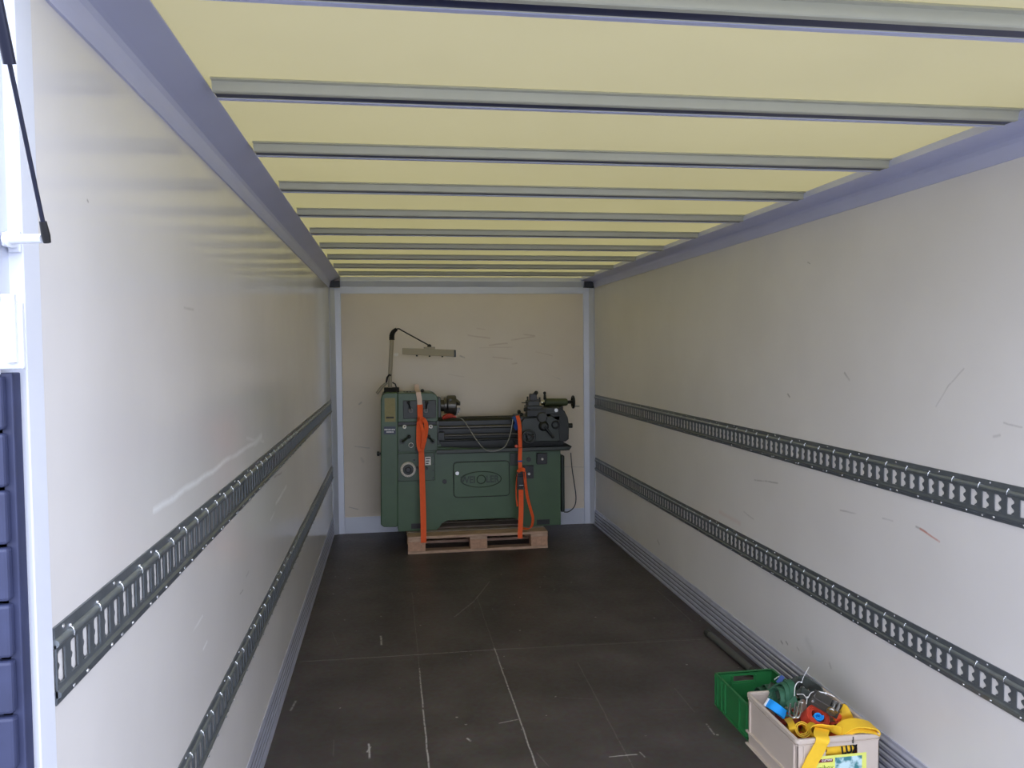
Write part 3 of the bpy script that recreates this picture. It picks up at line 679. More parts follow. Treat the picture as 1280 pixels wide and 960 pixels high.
x, z = at(652, 503.5, 6.85); x2, z2 = at(660, 503.5, 6.85); MB().cyl((x, 6.85, z), (x2+.01, 6.85, z), .004, 8).build('boring_bar', M['iron'], lathe)
for (px, py, r) in ((648.5, 515, .018), (651.5, 518, .016), (656.5, 512, .018), (658.5, 518, .02)):
    x, z = at(px, py, 6.83); MB().rev((x-.012, 6.83, z), XAX, [(0, r*.7), (.006, r), (.020, r), (.028, r*.5)], 12).build('slide_handle_boss', M['irongrey' if px > 655 else 'iron'], lathe)
# tailstock barrel, lever and wheel
x0, z0 = at(680, 503, 7.0); x1, z1 = at(709, 503.3, 7.0); zc_ = (z0+z1)/2+.002; Rb = (at(690, 497.5, 7.0)[1]-at(690, 507.8, 7.0)[1])/2
MB().rev((x0, 7.0, zc_), XAX, [(0, Rb*.8), (.008, Rb), (x1-x0-.05, Rb*.92), (x1-x0-.012, Rb*.9), (x1-x0, Rb*.75)], 24).build('tailstock_barrel', M['olive'], lathe)
MB().rev((x0-.03, 7.0, zc_), XAX, [(0, .018), (.02, .022), (.034, .03)], 18).build('quill', M['steel'], lathe)
x, z = at(681.5, 499, 6.96); xk, zk = at(680.8, 491.2, 6.96); MB().tube([(x, 6.97, z), (xk, 6.96, zk)], [.015, .008], 8).build('clamp_lever', M['iron'], lathe); MB().ball((xk, 6.96, zk), .014).build('lever_knob', M['black'], lathe)
wx, wz = at(716.3, 502.7, 7.0)
hw = MB().ring((wx, 7.0, zc_), XAX, .050, .010, 28, 8).build('handwheel_rim', M['iron'], lathe)
sp_ = MB().rev((x1-.002, 7.0, zc_), XAX, [(0, .015), (wx-x1+.006, .015), (wx-x1+.014, .010)], 14)
for k in range(3):
    a_ = 2*PI*k/3+.3; sp_.tube([(wx, 7.0, zc_), (wx, 7+.046*math.cos(a_), zc_+.046*math.sin(a_))], .007, 8)
sp_.build('handwheel_spokes', M['iron'], lathe)
MB().rev((wx, 6.985, zc_-.038), XAX, [(0, .005), (.008, .006), (.04, .007), (.055, .005)], 10).build('crank_handle', M['steel'], lathe)
bx('barrel_foot', M['iron'], 680, 508, 704, 514, 6.9, 7.1, .004)
# apron dial and wheels
x, z = at(677.5, 521.5, 6.75)
ad = MB().rev((x, AY+.002, z), (0, -1, 0), [(0, .046), (.03, .044), (.036, .036)], 28).build('apron_dial', M['irongrey'], lathe)
x, z = at(660.5, 545.5, 6.74)
hw = MB().ring((x, AY-.045, z), YAX, .052, .009, 30, 8); 
for k in range(3):
    a_ = 2*PI*k/3+.2; hw.tube([(x, AY-.045, z), (x+.05*math.cos(a_), AY-.045, z+.05*math.sin(a_))], .008, 8)
hw.build('apron_handwheel', M['irongrey'], lathe)
MB().rev((x, AY+.002, z), (0, -1, 0), [(0, .022), (.05, .020), (.058, .014)], 16).build('handwheel_hub', M['iron'], lathe)
x, z = at(679.5, 532.5, 6.76); x2, z2 = at(691, 546, 6.72)
MB().rev((x, AY+.002, z), (0, -1, 0), [(0, .045), (.035, .040), (.045, .025)], 20).build('lever_hub', M['iron'], lathe)
MB().tube([(x, AY-.035, z), (x2, AY-.045, z2)], [.014, .009], 8).build('half_nut_lever', M['iron'], lathe); MB().ball((x2, AY-.046, z2), .014).build('lever_knob', M['black'], lathe)
x, z = at(694.5, 531, 6.76); MB().ring((x, AY-.008, z), YAX, .030, .008, 24, 8).build('apron_boss_ring', M['iron'], lathe)
# red knob of the control lever, in front of the tray
x, z = at(645.3, 558, 6.69); MB().ball((x, 6.69, z), .015).build('control_knob', M['pinkred'], lathe)['label'] = 'small coral red lever knob'
MB().tube([(x, 6.69, z), (x-.003, 6.72, z+.015), (x-.004, 6.82, z+.03)], .005, 8).build('control_lever', M['iron'], lathe)
# switches on the right of the base
for (x0, y0, x1, y1, kx, ky) in ((671.5, 566.5, 684, 580.5, 678, 574), (654.5, 582, 667, 598.5, 661.5, 592.5)):
    sw = bx('switch_box', M['black'], x0, y0, x1, y1, YF-.045, YF, .003)
    disc('switch_knob', M['whitep'], kx, ky, .011, YF-.062, .018, sw, 14)
bx('switch_cover', M['greend'], 637.8, 566, 652, 582, YF-.014, YF, .003)
disc('round_switch', M['black'], 661, 574.5, .020, YF-.012, .014)
# side cover at the right end
a = at(701.5, 640, 6.87); b_ = at(705.5, 569, 6.87)
MB().box(a[0]-.003, b_[0], 6.86, 7.24, a[1], b_[1]).build('side_cover', M['greend'], lathe, .012)

# cables
def bez(pts, n=8):
    pts = [Vector(p) for p in pts]; out = []
    for i in range(len(pts)-1):
        p0_, p1_, p2_, p3_ = pts[max(i-1, 0)], pts[i], pts[i+1], pts[min(i+2, len(pts)-1)]
        for k in range(n):
            u_ = k/n; out.append(.5*((2*p1_)+(p2_-p0_)*u_+(2*p0_-5*p1_+4*p2_-p3_)*u_*u_+(3*p1_-p0_-3*p2_+p3_)*u_**3))
    out.append(pts[-1]); return out
def pts3(l): return [(at(a, b_, y)[0], y, at(a, b_, y)[1]) for a, b_, y in l]
t = thing('power_cable', 'thin grey cable sagging across the lathe bed from a red plug', 'cable', pts3([(562, 522, 6.84)])[0])
MB().tube(bez(pts3([(570, 521.5, 6.83), (578, 524, 6.80), (586, 535, 6.76), (595, 549, 6.73), (604, 560, 6.69), (611, 563.5, 6.685), (622, 563, 6.685), (632, 557, 6.70), (638, 542, 6.74), (641, 524, 6.78)])), .0042, 8).build('cable_sheath', M['cablegrey'], t)
MB().tube(bez(pts3([(553, 523, 6.85), (558, 520.5, 6.85), (564, 519.8, 6.84), (571, 521.8, 6.83)]), 5), [.012, .014, .016, .019, .02, .022, .022, .022, .022, .02, .018, .015, .012, .009, .006, .005][:16], 12).build('plug', M['redp'], t)
t = thing('power_cable', 'dark cable hanging down at the right end of the lathe', 'cable', pts3([(714, 568, 7.0)])[0])
MB().tube(bez(pts3([(713.5, 566, 7.18), (715, 585, 7.2), (718, 605, 7.2), (720, 622, 7.2), (718, 633, 7.2), (711, 639.5, 7.2), (705, 640, 7.2)])), .0048, 8).build('cable_sheath', M['cableblack'], t)
# machine lamp
LY = 6.97
t = thing('machine_lamp', 'cream swing-arm tube lamp clamped on the lathe headstock', 'lamp', pts3([(487, 491, LY)])[0])
bx('clamp_base', M['blackmatte'], 480, 484.5, 499, 490.8, LY-.05, LY+.05, .004, t)
pp = pts3([(481.5, 476, LY), (487.5, 476, LY)])
MB().tube(pts3([(487.5, 486, LY), (487.5, 470, LY)]), .018, 14).build('pivot_post', M['lampcream'], t)
MB().tube(pts3([(490.5, 478, LY-.01), (494, 480, LY-.01), (496, 486, LY-.01)]), .006, 8).build('clamp_stay', M['iron'], t)
MB().tube(pts3([(484, 478, LY), (477, 484, LY), (471, 492, LY)]), [.012, .013, .013], 8).build('counter_lever', M['lampcream'], t)
MB().tube(pts3([(483, 478, LY-.02), (484, 472, LY-.02), (486.5, 468.5, LY-.02), (489, 469.5, LY-.02)]), .008, 8).build('tension_spring', M['blackmatte'], t)
MB().tube(pts3([(487.3, 474, LY), (489.8, 423, LY)]), .0175, 16).build('lower_arm', M['lampcream'], t)
el = MB(); ep = bez(pts3([(489.8, 425, LY), (490, 419, LY), (492, 414.5, LY), (496, 411.3, LY)]), 8)
el.tube(ep, [.021+.004*(i % 2)-.010*(i/len(ep))**2 for i in range(len(ep))], 14)
el.build('ribbed_boot', M['blackmatte'], t)
MB().tube(bez(pts3([(495, 411.6, LY), (499, 411, LY), (504, 414, LY-.02), (536, 431.5, LY-.14)]), 6), .0055, 8).build('upper_arm', M['iron'], t)
x, z = at(536.7, 432.5, LY-.14); MB().ball((x, LY-.14, z), (.018, .018, .016)).build('swivel_joint', M['blackmatte'], t)
a = at(530, 435.5, LY-.18); b_ = at(544, 433.5, LY-.18); MB().box(a[0], b_[0], LY-.17, LY-.11, a[1]-.01, b_[1]).build('mounting_plate', M['lampcream'], t, .003)
h0 = at(503, 435, LY-.20); h0b = at(503, 443, LY-.2); h1 = at(569.5, 437.2, LY-.20); h1b = at(569.5, 446, LY-.2)
hd = MB(); ya, yb = LY-.20, LY-.08
hd.add([(h0[0], ya, h0b[1]), (h1[0], ya, h1b[1]), (h1[0], yb, h1b[1]), (h0[0], yb, h0b[1]), (h0[0], ya+.01, h0[1]), (h1[0], ya+.01, h1[1]), (h1[0], yb-.01, h1[1]), (h0[0], yb-.01, h0[1])],
       [(0, 3, 2, 1), (4, 5, 6, 7), (0, 1, 5, 4), (1, 2, 6, 5), (2, 3, 7, 6), (3, 0, 4, 7)])
hd.build('lamp_housing', M['lampcream'], t, .004)
bx('end_cap', M['iron'], 567.8, 437.5, 569.9, 446.3, LY-.202, LY-.078, .002, t)
for px in (521, 537, 553): x, z = at(px, 444.7+(px-521)*.03, LY-.14); MB().cyl((x, LY-.14, z+.012), (x, LY-.14, z-.006), .008, 8).build('diffuser_clip', M['iron'], t)

# ------------------------------------------------------------------ orange ratchet straps
grp = 'orange ratchet straps tying the lathe to the pallet'
t = thing('ratchet_strap', 'left orange strap over the lathe headstock, bunched below it', 'strap', (.79, 6.58, .12), grp)
yb_ = PY0-.012
S1 = pts3([(529.5, 671, yb_), (529, 640, 6.615), (527.8, 600, 6.66), (526.5, 560, 6.70), (525.5, 530, 6.755), (524.8, 505, 6.805)])
S1 = [(S1[0][0]+.0, yb_, .095)]+S1
MB().ribbon(bez(S1, 5), XAX, .046, .004).build('webbing', M['orange'], t)
MB().ribbon(bez(pts3([(524.8, 506, 6.802), (524.3, 499, 6.812), (523.2, 492.5, 6.822), (522.8, 489.3, 6.85)])+[(pts3([(522.8, 489.3, 6.85)])[0][0], 7.0, HP[1][1]+.006), (pts3([(522.8, 489.3, 6.85)])[0][0], 7.21, HP[1][1]+.004), (pts3([(522.8, 489.3, 6.85)])[0][0], 7.27, HP[1][1]-.05), (pts3([(522.8, 489.3, 6.85)])[0][0], 7.402, .11)], 5), XAX, .042, .004).build('pale_sleeve', M['paleslv'], t)
kb = MB()
kb.ribbon(bez(pts3([(526, 523, 6.745), (523.8, 530, 6.725), (523.3, 545, 6.69), (523.6, 556, 6.68), (525.5, 563.5, 6.68)]), 6), (1, .25, 0), .040, .006)
kb.ribbon(bez(pts3([(526, 522, 6.73), (530.5, 525.5, 6.70), (532.8, 531, 6.685), (532.4, 541, 6.672), (530, 553, 6.668), (527.5, 562, 6.672)]), 6), (1, -.35, 0), .034, .006)
kb.ribbon(bez(pts3([(526.5, 530, 6.70), (528.5, 540, 6.675), (528.5, 552, 6.665), (527, 560, 6.665)]), 6), (1, .2, 0), .026, .005)
kb.ribbon(bez(pts3([(521.5, 525, 6.735), (525, 522.5, 6.70), (529.5, 524, 6.71)]), 6), (.2, .1, 1), .022, .005)
kb.build('bunched_slack', M['orange'], t)
x, z = at(523, 563, 6.72); MB().box(x-.022, x+.028, 6.715, 6.745, z-.02, z+.03).build('ratchet_buckle', M['black'], t, .004)
t = thing('ratchet_strap', 'right orange strap with hanging loop beside the lathe door', 'strap', (1.67, 6.58, .12), grp)
S2 = pts3([(650.2, 666, yb_), (651.3, 640, 6.60), (651.2, 612, 6.63)]); S2 = [(S2[0][0], yb_, .095)]+S2
MB().ribbon(bez(S2, 5), XAX, .040, .004).build('webbing', M['orange'], t)
MB().ribbon(bez(pts3([(650.5, 590, 6.64), (650, 575, 6.665), (650.3, 563, 6.686), (650.3, 560.5, 6.70), (650.3, 559, 6.73), (650, 546, 6.735), (649.5, 532, 6.75), (646.8, 519.5, 6.79)]), 5), XAX, .032, .004).build('upper_webbing', M['orange'], t)
x, z = at(650, 576.5, 6.662); MB().box(x-.018, x+.018, 6.655, 6.663, z-.005, z+.006).build('blue_stitching', M['bluep'], t)
x0_, z0_ = at(646.3, 611, 6.625); x1_, z1_ = at(655, 589.5, 6.625)
rb = MB().box(x0_, x0_+.008, 6.595, 6.645, z0_, z1_).box(x1_-.008, x1_, 6.595, 6.645, z0_, z1_).box(x0_, x1_, 6.63, 6.64, z0_, z1_)
rb.cyl((x0_-.012, 6.615, z1_-.03), (x1_+.004, 6.615, z1_-.03), .011, 12).cyl((x0_, 6.605, z0_+.02), (x1_, 6.605, z0_+.02), .006, 10)
rb.build('ratchet_buckle', M['black'], t, .001)
MB().box(x0_+.012, x1_-.012, 6.600, 6.606, z0_+.03, z0_+.036).build('release_bar', M['steel'], t)
MB().ribbon(bez(pts3([(646.5, 590, 6.62), (652, 587, 6.59), (656, 588, 6.60), (655.5, 591, 6.61)]), 6), (0.1, .6, .8), .034, .005).build('folded_loop', M['orange'], t)
MB().ribbon(bez(pts3([(655.5, 590, 6.605), (657, 605, 6.60), (659.5, 622, 6.59), (664, 639, 6.58), (666, 647, 6.58), (665.2, 656, 6.58), (662, 660.5, 6.585), (656, 660.8, 6.60), (652, 660, 6.61)]), 6), (.75, .6, .15), .030, .004).build('hanging_loop', M['orange'], t)
MB().ribbon(bez(pts3([(647, 592, 6.61), (645.5, 605, 6.61), (645.3, 620, 6.61), (646.8, 633, 6.61)]), 5), (.5, .8, 0), .02, .004).build('loose_tail', M['orange'], t)
x, z = at(645.8, 527, 6.78)
t = thing('tied_cloth', 'small blue cloth tied beside the right strap on the lathe bed', 'cloth', (x, 6.80, z))
MB().ribbon(bez(pts3([(642, 521, 6.80), (644, 523, 6.785), (646, 528, 6.78), (645, 533, 6.785), (647, 536, 6.79)]), 5), (1, .3, .3), .040, .012).build('folded_cloth', M['bluep'], t)

# ------------------------------------------------------------------ crates on the floor
def crate(name, label, m, X0, X1, YA, YB, H, holeY=None, tag_y=None):
    t = thing(name, label, 'crate', ((X0+X1)/2, (YA+YB)/2, 0), 'plastic crates on the floor')
    th = .004; ins = .008
    x0, x1, ya, yb = X0+ins, X1-ins, YA+ins, YB-ins
    b_ = MB().box(x0, x1, ya, yb, .001, .006)
    b_.box(x0, x0+th, ya, yb, .0, H).box(x1-th, x1, ya, yb, 0, H)
    hx0, hx1, hz0, hz1 = holeY
    for y_, y2 in ((ya, ya+th), (yb-th, yb)):
        b_.box(x0, hx0, y_, y2, 0, H); b_.box(hx1, x1, y_, y2, 0, H); b_.box(hx0, hx1, y_, y2, 0, hz0); b_.box(hx0, hx1, y_, y2, hz1, H)
    b_.build('body', m, t, .0008)
    return t, (x0, x1, ya, yb)
# green
GX0, GX1, GY0, GY1, GH = 2.014, 2.305, 3.165, 3.53, .15
t, (x0, x1, ya, yb) = crate('green_crate', 'green plastic crate behind the beige crate', M['crategreen'], GX0, GX1, GY0, GY1, GH, ((GX0+GX1)/2-.055, (GX0+GX1)/2+.045, GH-.042, GH-.018))
r_ = MB()
r_.box(GX0+.002, GX0+.012, GY0, GY1, GH-.006, GH+.002).box(GX1-.012, GX1, GY0, GY1, GH-.006, GH+.002).box(GX0+.002, GX1, GY0, GY0+.012, GH-.006, GH+.002).box(GX0+.002, GX1, GY1-.012, GY1, GH-.006, GH+.002)
r_.build('rim', M['crategreen'], t, .001)
rb = MB()
for y_ in (GY0+.03, GY0+.10, GY0+.25, GY1-.075, GY1-.03, GY1-.004):
    rb.box(GX0+.001, GX0+.009, y_-.003, y_+.002, .004, GH-.004)
rb.box(GX0+.001, GX0+.009, GY0, GY1, 0, .008)
rb.build('side_rib', M['crategreen'], t)
cx = (GX0+GX1)/2-.005; hb = MB()
hb.box(cx-.062, cx+.062, GY1-.020, GY1-.012, .03, GH-.050).box(cx-.062, cx-.055, GY1-.020, GY1-.012, GH-.05, GH-.016).box(cx+.055, cx+.062, GY1-.020, GY1-.012, GH-.05, GH-.016)
hb.build('handle_surround', M['crategreen'], t, .001)
# content of the green crate
x, y = onz(939, 874, .10)
t = thing('pruning_handle', 'dark red handled tool lying in the green crate', 'tool', (x+.04, y, .06))
MB().tube([(x+.015, y+.02, .045), (x+.03, y-.02, .06), (x+.035, y-.07, .065)], [.012, .014, .012], 10).build('grip', M['strapbrown'], t)
MB().cyl((x+.012, y+.03, .042), (x-.01, y+.12, .012), .003, 8).build('blade', M['steeld'], t)
x, y = onz(972, 850, .17)
t = thing('strap_bag', 'green webbing bundle with blue and white tag in the green crate', 'webbing', (x, y, .01))
gb = MB()
for k in range(6):
    ox = GX0+.13+k*.022
    gb.ribbon(bez([(ox, GY0+.03, .02), (ox-.01, GY0+.05, .12+.012*math.sin(k)), (ox+.005, GY0+.13, .155+.02*math.sin(k*1.7)), (ox+.015, GY0+.21, .13), (ox+.01, GY0+.25, .03)], 6), (1, .1, 0), .034, .004)
gb.build('folded_webbing', M['strapgreen'], t)
fp = [(x-.010, y, .165), (x+.012, y+.004, .180), (x+.02, y-.004, .178), (x+.004, y-.02, .145)]
MB().ribbon([(x-.016, y, .172), (x+.008, y, .186)], (0, -.5, .6), .018, .002).build('white_tag', M['textwhite'], t)
MB().ribbon([(x-.004, y-.01, .160), (x+.024, y-.004, .188)], (.2, -.5, -.6), .020, .002).build('blue_tag', M['bluep'], t)
# beige
BX0, BX1, BY0, BY1, BH = 1.998, 2.342, 2.725, 3.155, .22
NF = BY0+.008
ha = at(1036, 944.5, NF); hb_ = at(1072, 930.5, NF)
t, (x0, x1, ya, yb) = crate('beige_crate', 'beige plastic crate full of coloured lashing straps', M['cratebeige'], BX0, BX1, BY0, BY1, BH, (ha[0]-.012, hb_[0], ha[1]-.002, hb_[1]))
beige = t
def frame(mb, x0, x1, y0, y1, z0, z1, w_, r):
    o_ = rrect(x0, y0, x1, y1, r); q_ = rrect(x0+w_, y0+w_, x1-w_, y1-w_, max(r-w_, .004)); n = len(o_)
    vs = [(x, y, z0) for x, y in o_]+[(x, y, z1) for x, y in o_]+[(x, y, z1) for x, y in q_]+[(x, y, z0) for x, y in q_]
    return mb.add(vs, [(a*n+i_, a*n+(i_+1) % n, ((a+1) % 4)*n+(i_+1) % n, ((a+1) % 4)*n+i_) for a in range(4) for i_ in range(n)])
r_ = MB()
frame(r_, BX0, BX1, BY0, BY1, BH-.016, BH+.001, .013, .018)
frame(r_, BX0+.002, BX1-.002, BY0+.002, BY1-.002, BH-.026, BH-.022, .009, .016)
r_.build('rim', M['cratebeige'], t, .0025)
lg = MB()
lg.box(BX0-.001, BX0+.010, BY0, BY1, .052, .060).box(BX0, BX1, BY0, BY0+.010, .052, .060).box(BX0-.002, BX0+.01, BY0-.002, BY1, .0, .006)
lg.build('lower_ledge', M['cratebeige'], t, .001)
rb = MB()
for (xx_, yy_) in ((BX0+.002, BY0+.03), (BX0+.002, BY1-.03)):
    rb.box(xx_, xx_+.008, yy_-.003, yy_+.003, .058, BH-.024)
rb.box(BX0+.03, BX0+.035, BY0+.002, BY0+.01, .058, BH-.024)
rb.build('corner_rib', M['cratebeige'], t)
a = at(1066.5, 930, BY0-.001); MB().box(a[0]-.002, a[0]+.002, BY0-.002, BY0+.003, BH-.028, BH-.003).build('rim_notch', M['steeld'], t)
# label sticker on the near end
sa = at(1022, 944, NF-.001); sb = at(1083, 939.5, NF-.001); sx0 = sa[0]-.03; sx1 = sb[0]; szt = (sa[1]+sb[1])/2-.004
sk = MB().box(sx0, sx1, NF-.0012, NF-.0002, szt-.085, szt).build('paper_label', M['labely'], t); lab(sk, 'yellow paper label with print and picture')
pa_ = at(1044, 946.5, NF-.002); pb_ = at(1077.5, 946.5, NF-.002); pzt = pa_[1]-.002
MB().box(pa_[0], pb_[0], NF-.0020, NF-.0013, pzt-.055, pzt).build('label_picture', M['labelpic'], sk)
ma = at(1025.5, 953.5, NF-.002); mb_ = at(1041, 948, NF-.002)
MB().box(ma[0]-.006, mb_[0], NF-.0020, NF-.0013, ma[1], mb_[1]).build('name_patch', M['maroon'], sk)
text('curver', 'lettering', .0165, M['textwhite'], sk, (mb_[0]-.001, NF-.0024, ma[1]+.004), ROTF, .0003, 1, 'RIGHT')
tq = at(1042, 962, NF-.002)
text('unibox', 'lettering', .030, M['textgreen'], sk, (tq[0], NF-.0022, tq[1]), ROTF, .0003, .85, 'RIGHT')

# ---- straps in the beige crate
grp = 'lashing straps in the beige crate'
FILL = .12
def roll(name, label, m, c, axis, r0, r1, width, turns, mcore=None, th=.0032, start=0):
    """flat webbing wound into a coil"""
    c = Vector(c); ax = Vector(axis).normalized(); a_ = Vector((0, 0, 1)) if abs(ax.z) < .9 else XAX
    u_ = ax.cross(a_).normalized(); v_ = ax.cross(u_)
    t = thing(name, label, 'strap', c, grp); n = int(turns*22); P = []
    for k in range(n+1):
        f = k/n; an = start+2*PI*turns*f; r = r0+(r1-r0)*f; P.append(c+u_*math.cos(an)*r+v_*math.sin(an)*r)
    MB().ribbon(P, ax, width, th).build('coiled_webbing', m, t)
    if mcore:
        Q = []
        for k in range(31):
            an = 2*PI*k/30*1.5; r = r0*.85*(.35+.65*k/30); Q.append(c+u_*math.cos(an)*r+v_*math.sin(an)*r*.75)
        lab(MB().ribbon(Q, ax, width*1.0, .006).build('webbing_core', mcore, t), 'bright blue inner coil')
    return t
def strap(name, label, m, pts, wd, w_, n=7, part='webbing', th=.0032):
    P = bez(pts, n); t = thing(name, label, 'strap', P[0], grp)
    if isinstance(wd, list):
        K = len(wd)-1; Wd = []
        for i in range(len(P)):
            f = i/(len(P)-1)*K; j = min(int(f), K-1); Wd.append(Vector(wd[j]).lerp(Vector(wd[j+1]), f-j))
        wd = Wd
    MB().ribbon(P, wd, w_, th).build(part, m, t); return t
def z3(px, py, z): a_ = onz(px, py, z); return (a_[0], a_[1], z)
# bed of folded straps filling the crate below the ones on top
k = 0
for j, (m_, nm) in enumerate((('strapbrown', 'dark red'), ('orange', 'orange'), ('yellow', 'yellow'), ('strapred', 'red'))):
    yy = BY0+.075+j*.095
    P = []
    for i in range(9):
        xx_ = BX0+.035+i*(BX1-BX0-.07)/8; P.append((xx_, yy+.01*math.sin(i*2.1+j), .085+.055*(i % 2)))
    strap('folded_strap', '%s strap folded flat low in the beige crate' % nm, M[m_], P, (0, 1, 0), .085, 6)
# green webbing bundle with white ties (rear of crate)
t = thing('webbing_bundle', 'large dark green webbing bundle bound with white cable ties', 'strap', z3(990, 875, .2), grp)
gb = MB()
c0 = Vector(z3(980, 868, .235))
for k, (dx, dz, rr_) in enumerate(((-.028, -.01, .050), (-.008, .0, .060), (.010, .005, .062))):
    P = [c0+Vector((dx+.012*math.sin(a_), .045*math.cos(a_)*1.1, dz+rr_*.75*math.sin(a_))) for a_ in [2*PI*i/22*.92+.5*k for i in range(23)]]
    gb.ribbon(P, Vector((1, .25*k-.1, .1)), .030, .006)
gb.build('folded_webbing', M['strapgreen'], t)
gb = MB()
gb.ribbon(bez([z3(967, 873, .20), z3(972, 862, .235), z3(980, 860, .25), z3(987, 870, .245), z3(992, 884, .215)], 6), (.8, -.6, .2), .045, .006)
gb.ribbon(bez([z3(962, 880, .17), z3(972, 885, .195), z3(984, 892, .20), z3(992, 893, .19)], 6), (.5, .8, .1), .040, .006)
gb.build('front_fold', M['strapgreen'], t)
gb = MB()
gb.ribbon(bez([z3(992, 860, .25), z3(1000, 853, .28), z3(1012, 855, .285), z3(1020, 862, .26), z3(1022, 875, .22)], 6), (.45, -.8, .45), .062, .006)
gb.ribbon(bez([z3(994, 868, .24), z3(1002, 866, .26), z3(1012, 872, .25), z3(1016, 884, .215)], 6), (.5, -.8, .3), .05, .006)
lab(gb.build('dark_fold', M['strapgrey'], t), 'dark grey folded webbing')
gb = MB()
gb.ribbon(bez([z3(964, 862, .215), z3(968, 857, .23), z3(974, 862, .235), z3(978, 872, .225)], 5), (.7, -.7, .3), .04, .005)
gb.build('olive_fold', M['strapolive'], t)
ti = MB()
ti.tube(bez([z3(993, 870, .255), z3(994, 858, .28), z3(998, 852.5, .295), z3(1002, 853, .295)], 6), .0018, 6)
ti.tube(bez([z3(1002, 853, .295), z3(1005, 845, .33), z3(1011, 834, .37)], 6), .0014, 6)
ti.tube(bez([z3(996, 868, .262), z3(1004, 868, .272), z3(1009, 873, .268), z3(1014, 866, .29), z3(1022, 864.5, .305), z3(1034, 867, .30), z3(1043, 871, .285)], 6), .0018, 6)
ti.tube(bez([z3(1009, 872, .268), z3(1008, 880, .25)], 3), .0018, 6)
ti.ball(z3(1009, 871.5, .271), .0035, 8); ti.ball(z3(1032, 866.3, .302), .0045, 8); ti.ball(z3(1002, 853, .296), .0035, 8)
lab(ti.build('cable_tie', M['textwhite'], t), 'white plastic cable ties')
# blue webbing end
t = thing('webbing_end', 'bright blue webbing end poking up by the left rim of the beige crate', 'strap', z3(962, 882, .21), grp)
MB().ribbon(bez([z3(959.5, 878, .225), z3(966, 882, .228), z3(974, 888, .218), z3(981, 893.5, .20)], 6), (.55, .65, .75), .036, .010).build('webbing', M['skyblue'], t)
MB().ribbon([z3(958.2, 877.6, .2262), z3(959.6, 878.6, .2266)], (.55, .65, .75), .034, .0105).build('frayed_tip', M['textwhite'], t)
# chrome double hook
t = thing('double_hook', 'bright steel double claw hook lying among the straps', 'hook', z3(996, 890, .2), grp)
for dx in (0, 7):
    MB().tube(bez([z3(988+dx*.9, 880-dx*.2, .242), z3(986+dx*.9+1, 888, .238), z3(988+dx*.75, 895.5, .236), z3(994+dx*.6, 896.5, .240), z3(997+dx*.6, 888, .252), z3(999+dx*.3, 877-dx*.2, .262)], 7), .0046, 8).build('hook_prong', M['steel'], t)
MB().tube([z3(998, 877.5, .262), z3(1004, 878.5, .262)], .0035, 8).build('cross_bar', M['steel'], t)
# red roll with blue core
c0 = z3(1019, 899, .212)
roll('rolled_strap', 'red rolled strap with bright blue core', M['strapred'], c0, (.12, -.55, .62), .026, .047, .055, 4, M['skyblue'])
# ratchet buckle
t = thing('ratchet_buckle', 'chromed ratchet buckle on top of the straps', 'buckle', z3(1033, 880, .22), grp)
q0 = Vector(z3(1032, 880, .272)); ux = Vector((.72, -.55, -.38)).normalized(); uy = Vector((.60, .75, .10)); uy = (uy-ux*uy.dot(ux)).normalized(); uz = ux.cross(uy)
def obox(mb, c, sx, sy, sz):
    vs = [c+ux*a2*sx*.58+uy*b2*sy*.58+uz*c2*sz*.58 for a2 in (-1, 1) for b2 in (-1, 1) for c2 in (-1, 1)]
    return mb.add(vs, [(0, 1, 3, 2), (4, 6, 7, 5), (0, 4, 5, 1), (2, 3, 7, 6), (0, 2, 6, 4), (1, 5, 7, 3)])
b1 = MB(); obox(b1, q0-uy*.026, .095, .003, .030); obox(b1, q0+uy*.026, .095, .003, .030); obox(b1, q0-uz*.006-ux*.02, .05, .05, .003)
b1.build('side_plates', M['steeld'], t)
b2 = MB(); obox(b2, q0+uz*.016-ux*.016, .052, .058, .004); b2.build('handle_plate', M['steeld'], t, .001)
b3 = MB().cyl(q0+ux*.028-uy*.034, q0+ux*.028+uy*.034, .012, 16); b3.build('spindle', M['steel'], t)
b4 = MB().cyl(q0+ux*.044+uz*.012-uy*.034, q0+ux*.044+uz*.012+uy*.034, .006, 12).rev(q0+ux*.028-uy*.030, uy, [(0, .019), (.003, .019)], 12).rev(q0+ux*.028+uy*.027, uy, [(0, .019), (.003, .019)], 12); b4.build('ratchet_wheel', M['steel'], t)
b5 = MB().cyl(q0-ux*.045-uy*.034, q0-ux*.045+uy*.034, .005, 10); b5.build('cross_bolt', M['zinc'], t)
# orange end beneath the buckle
strap('folded_strap', 'short orange strap end under the chromed buckle', M['orange'], [z3(1036, 889, .215), z3(1043, 893, .22), z3(1048, 898, .212), z3(1046, 904, .19)], (.8, .4, .2), .038)
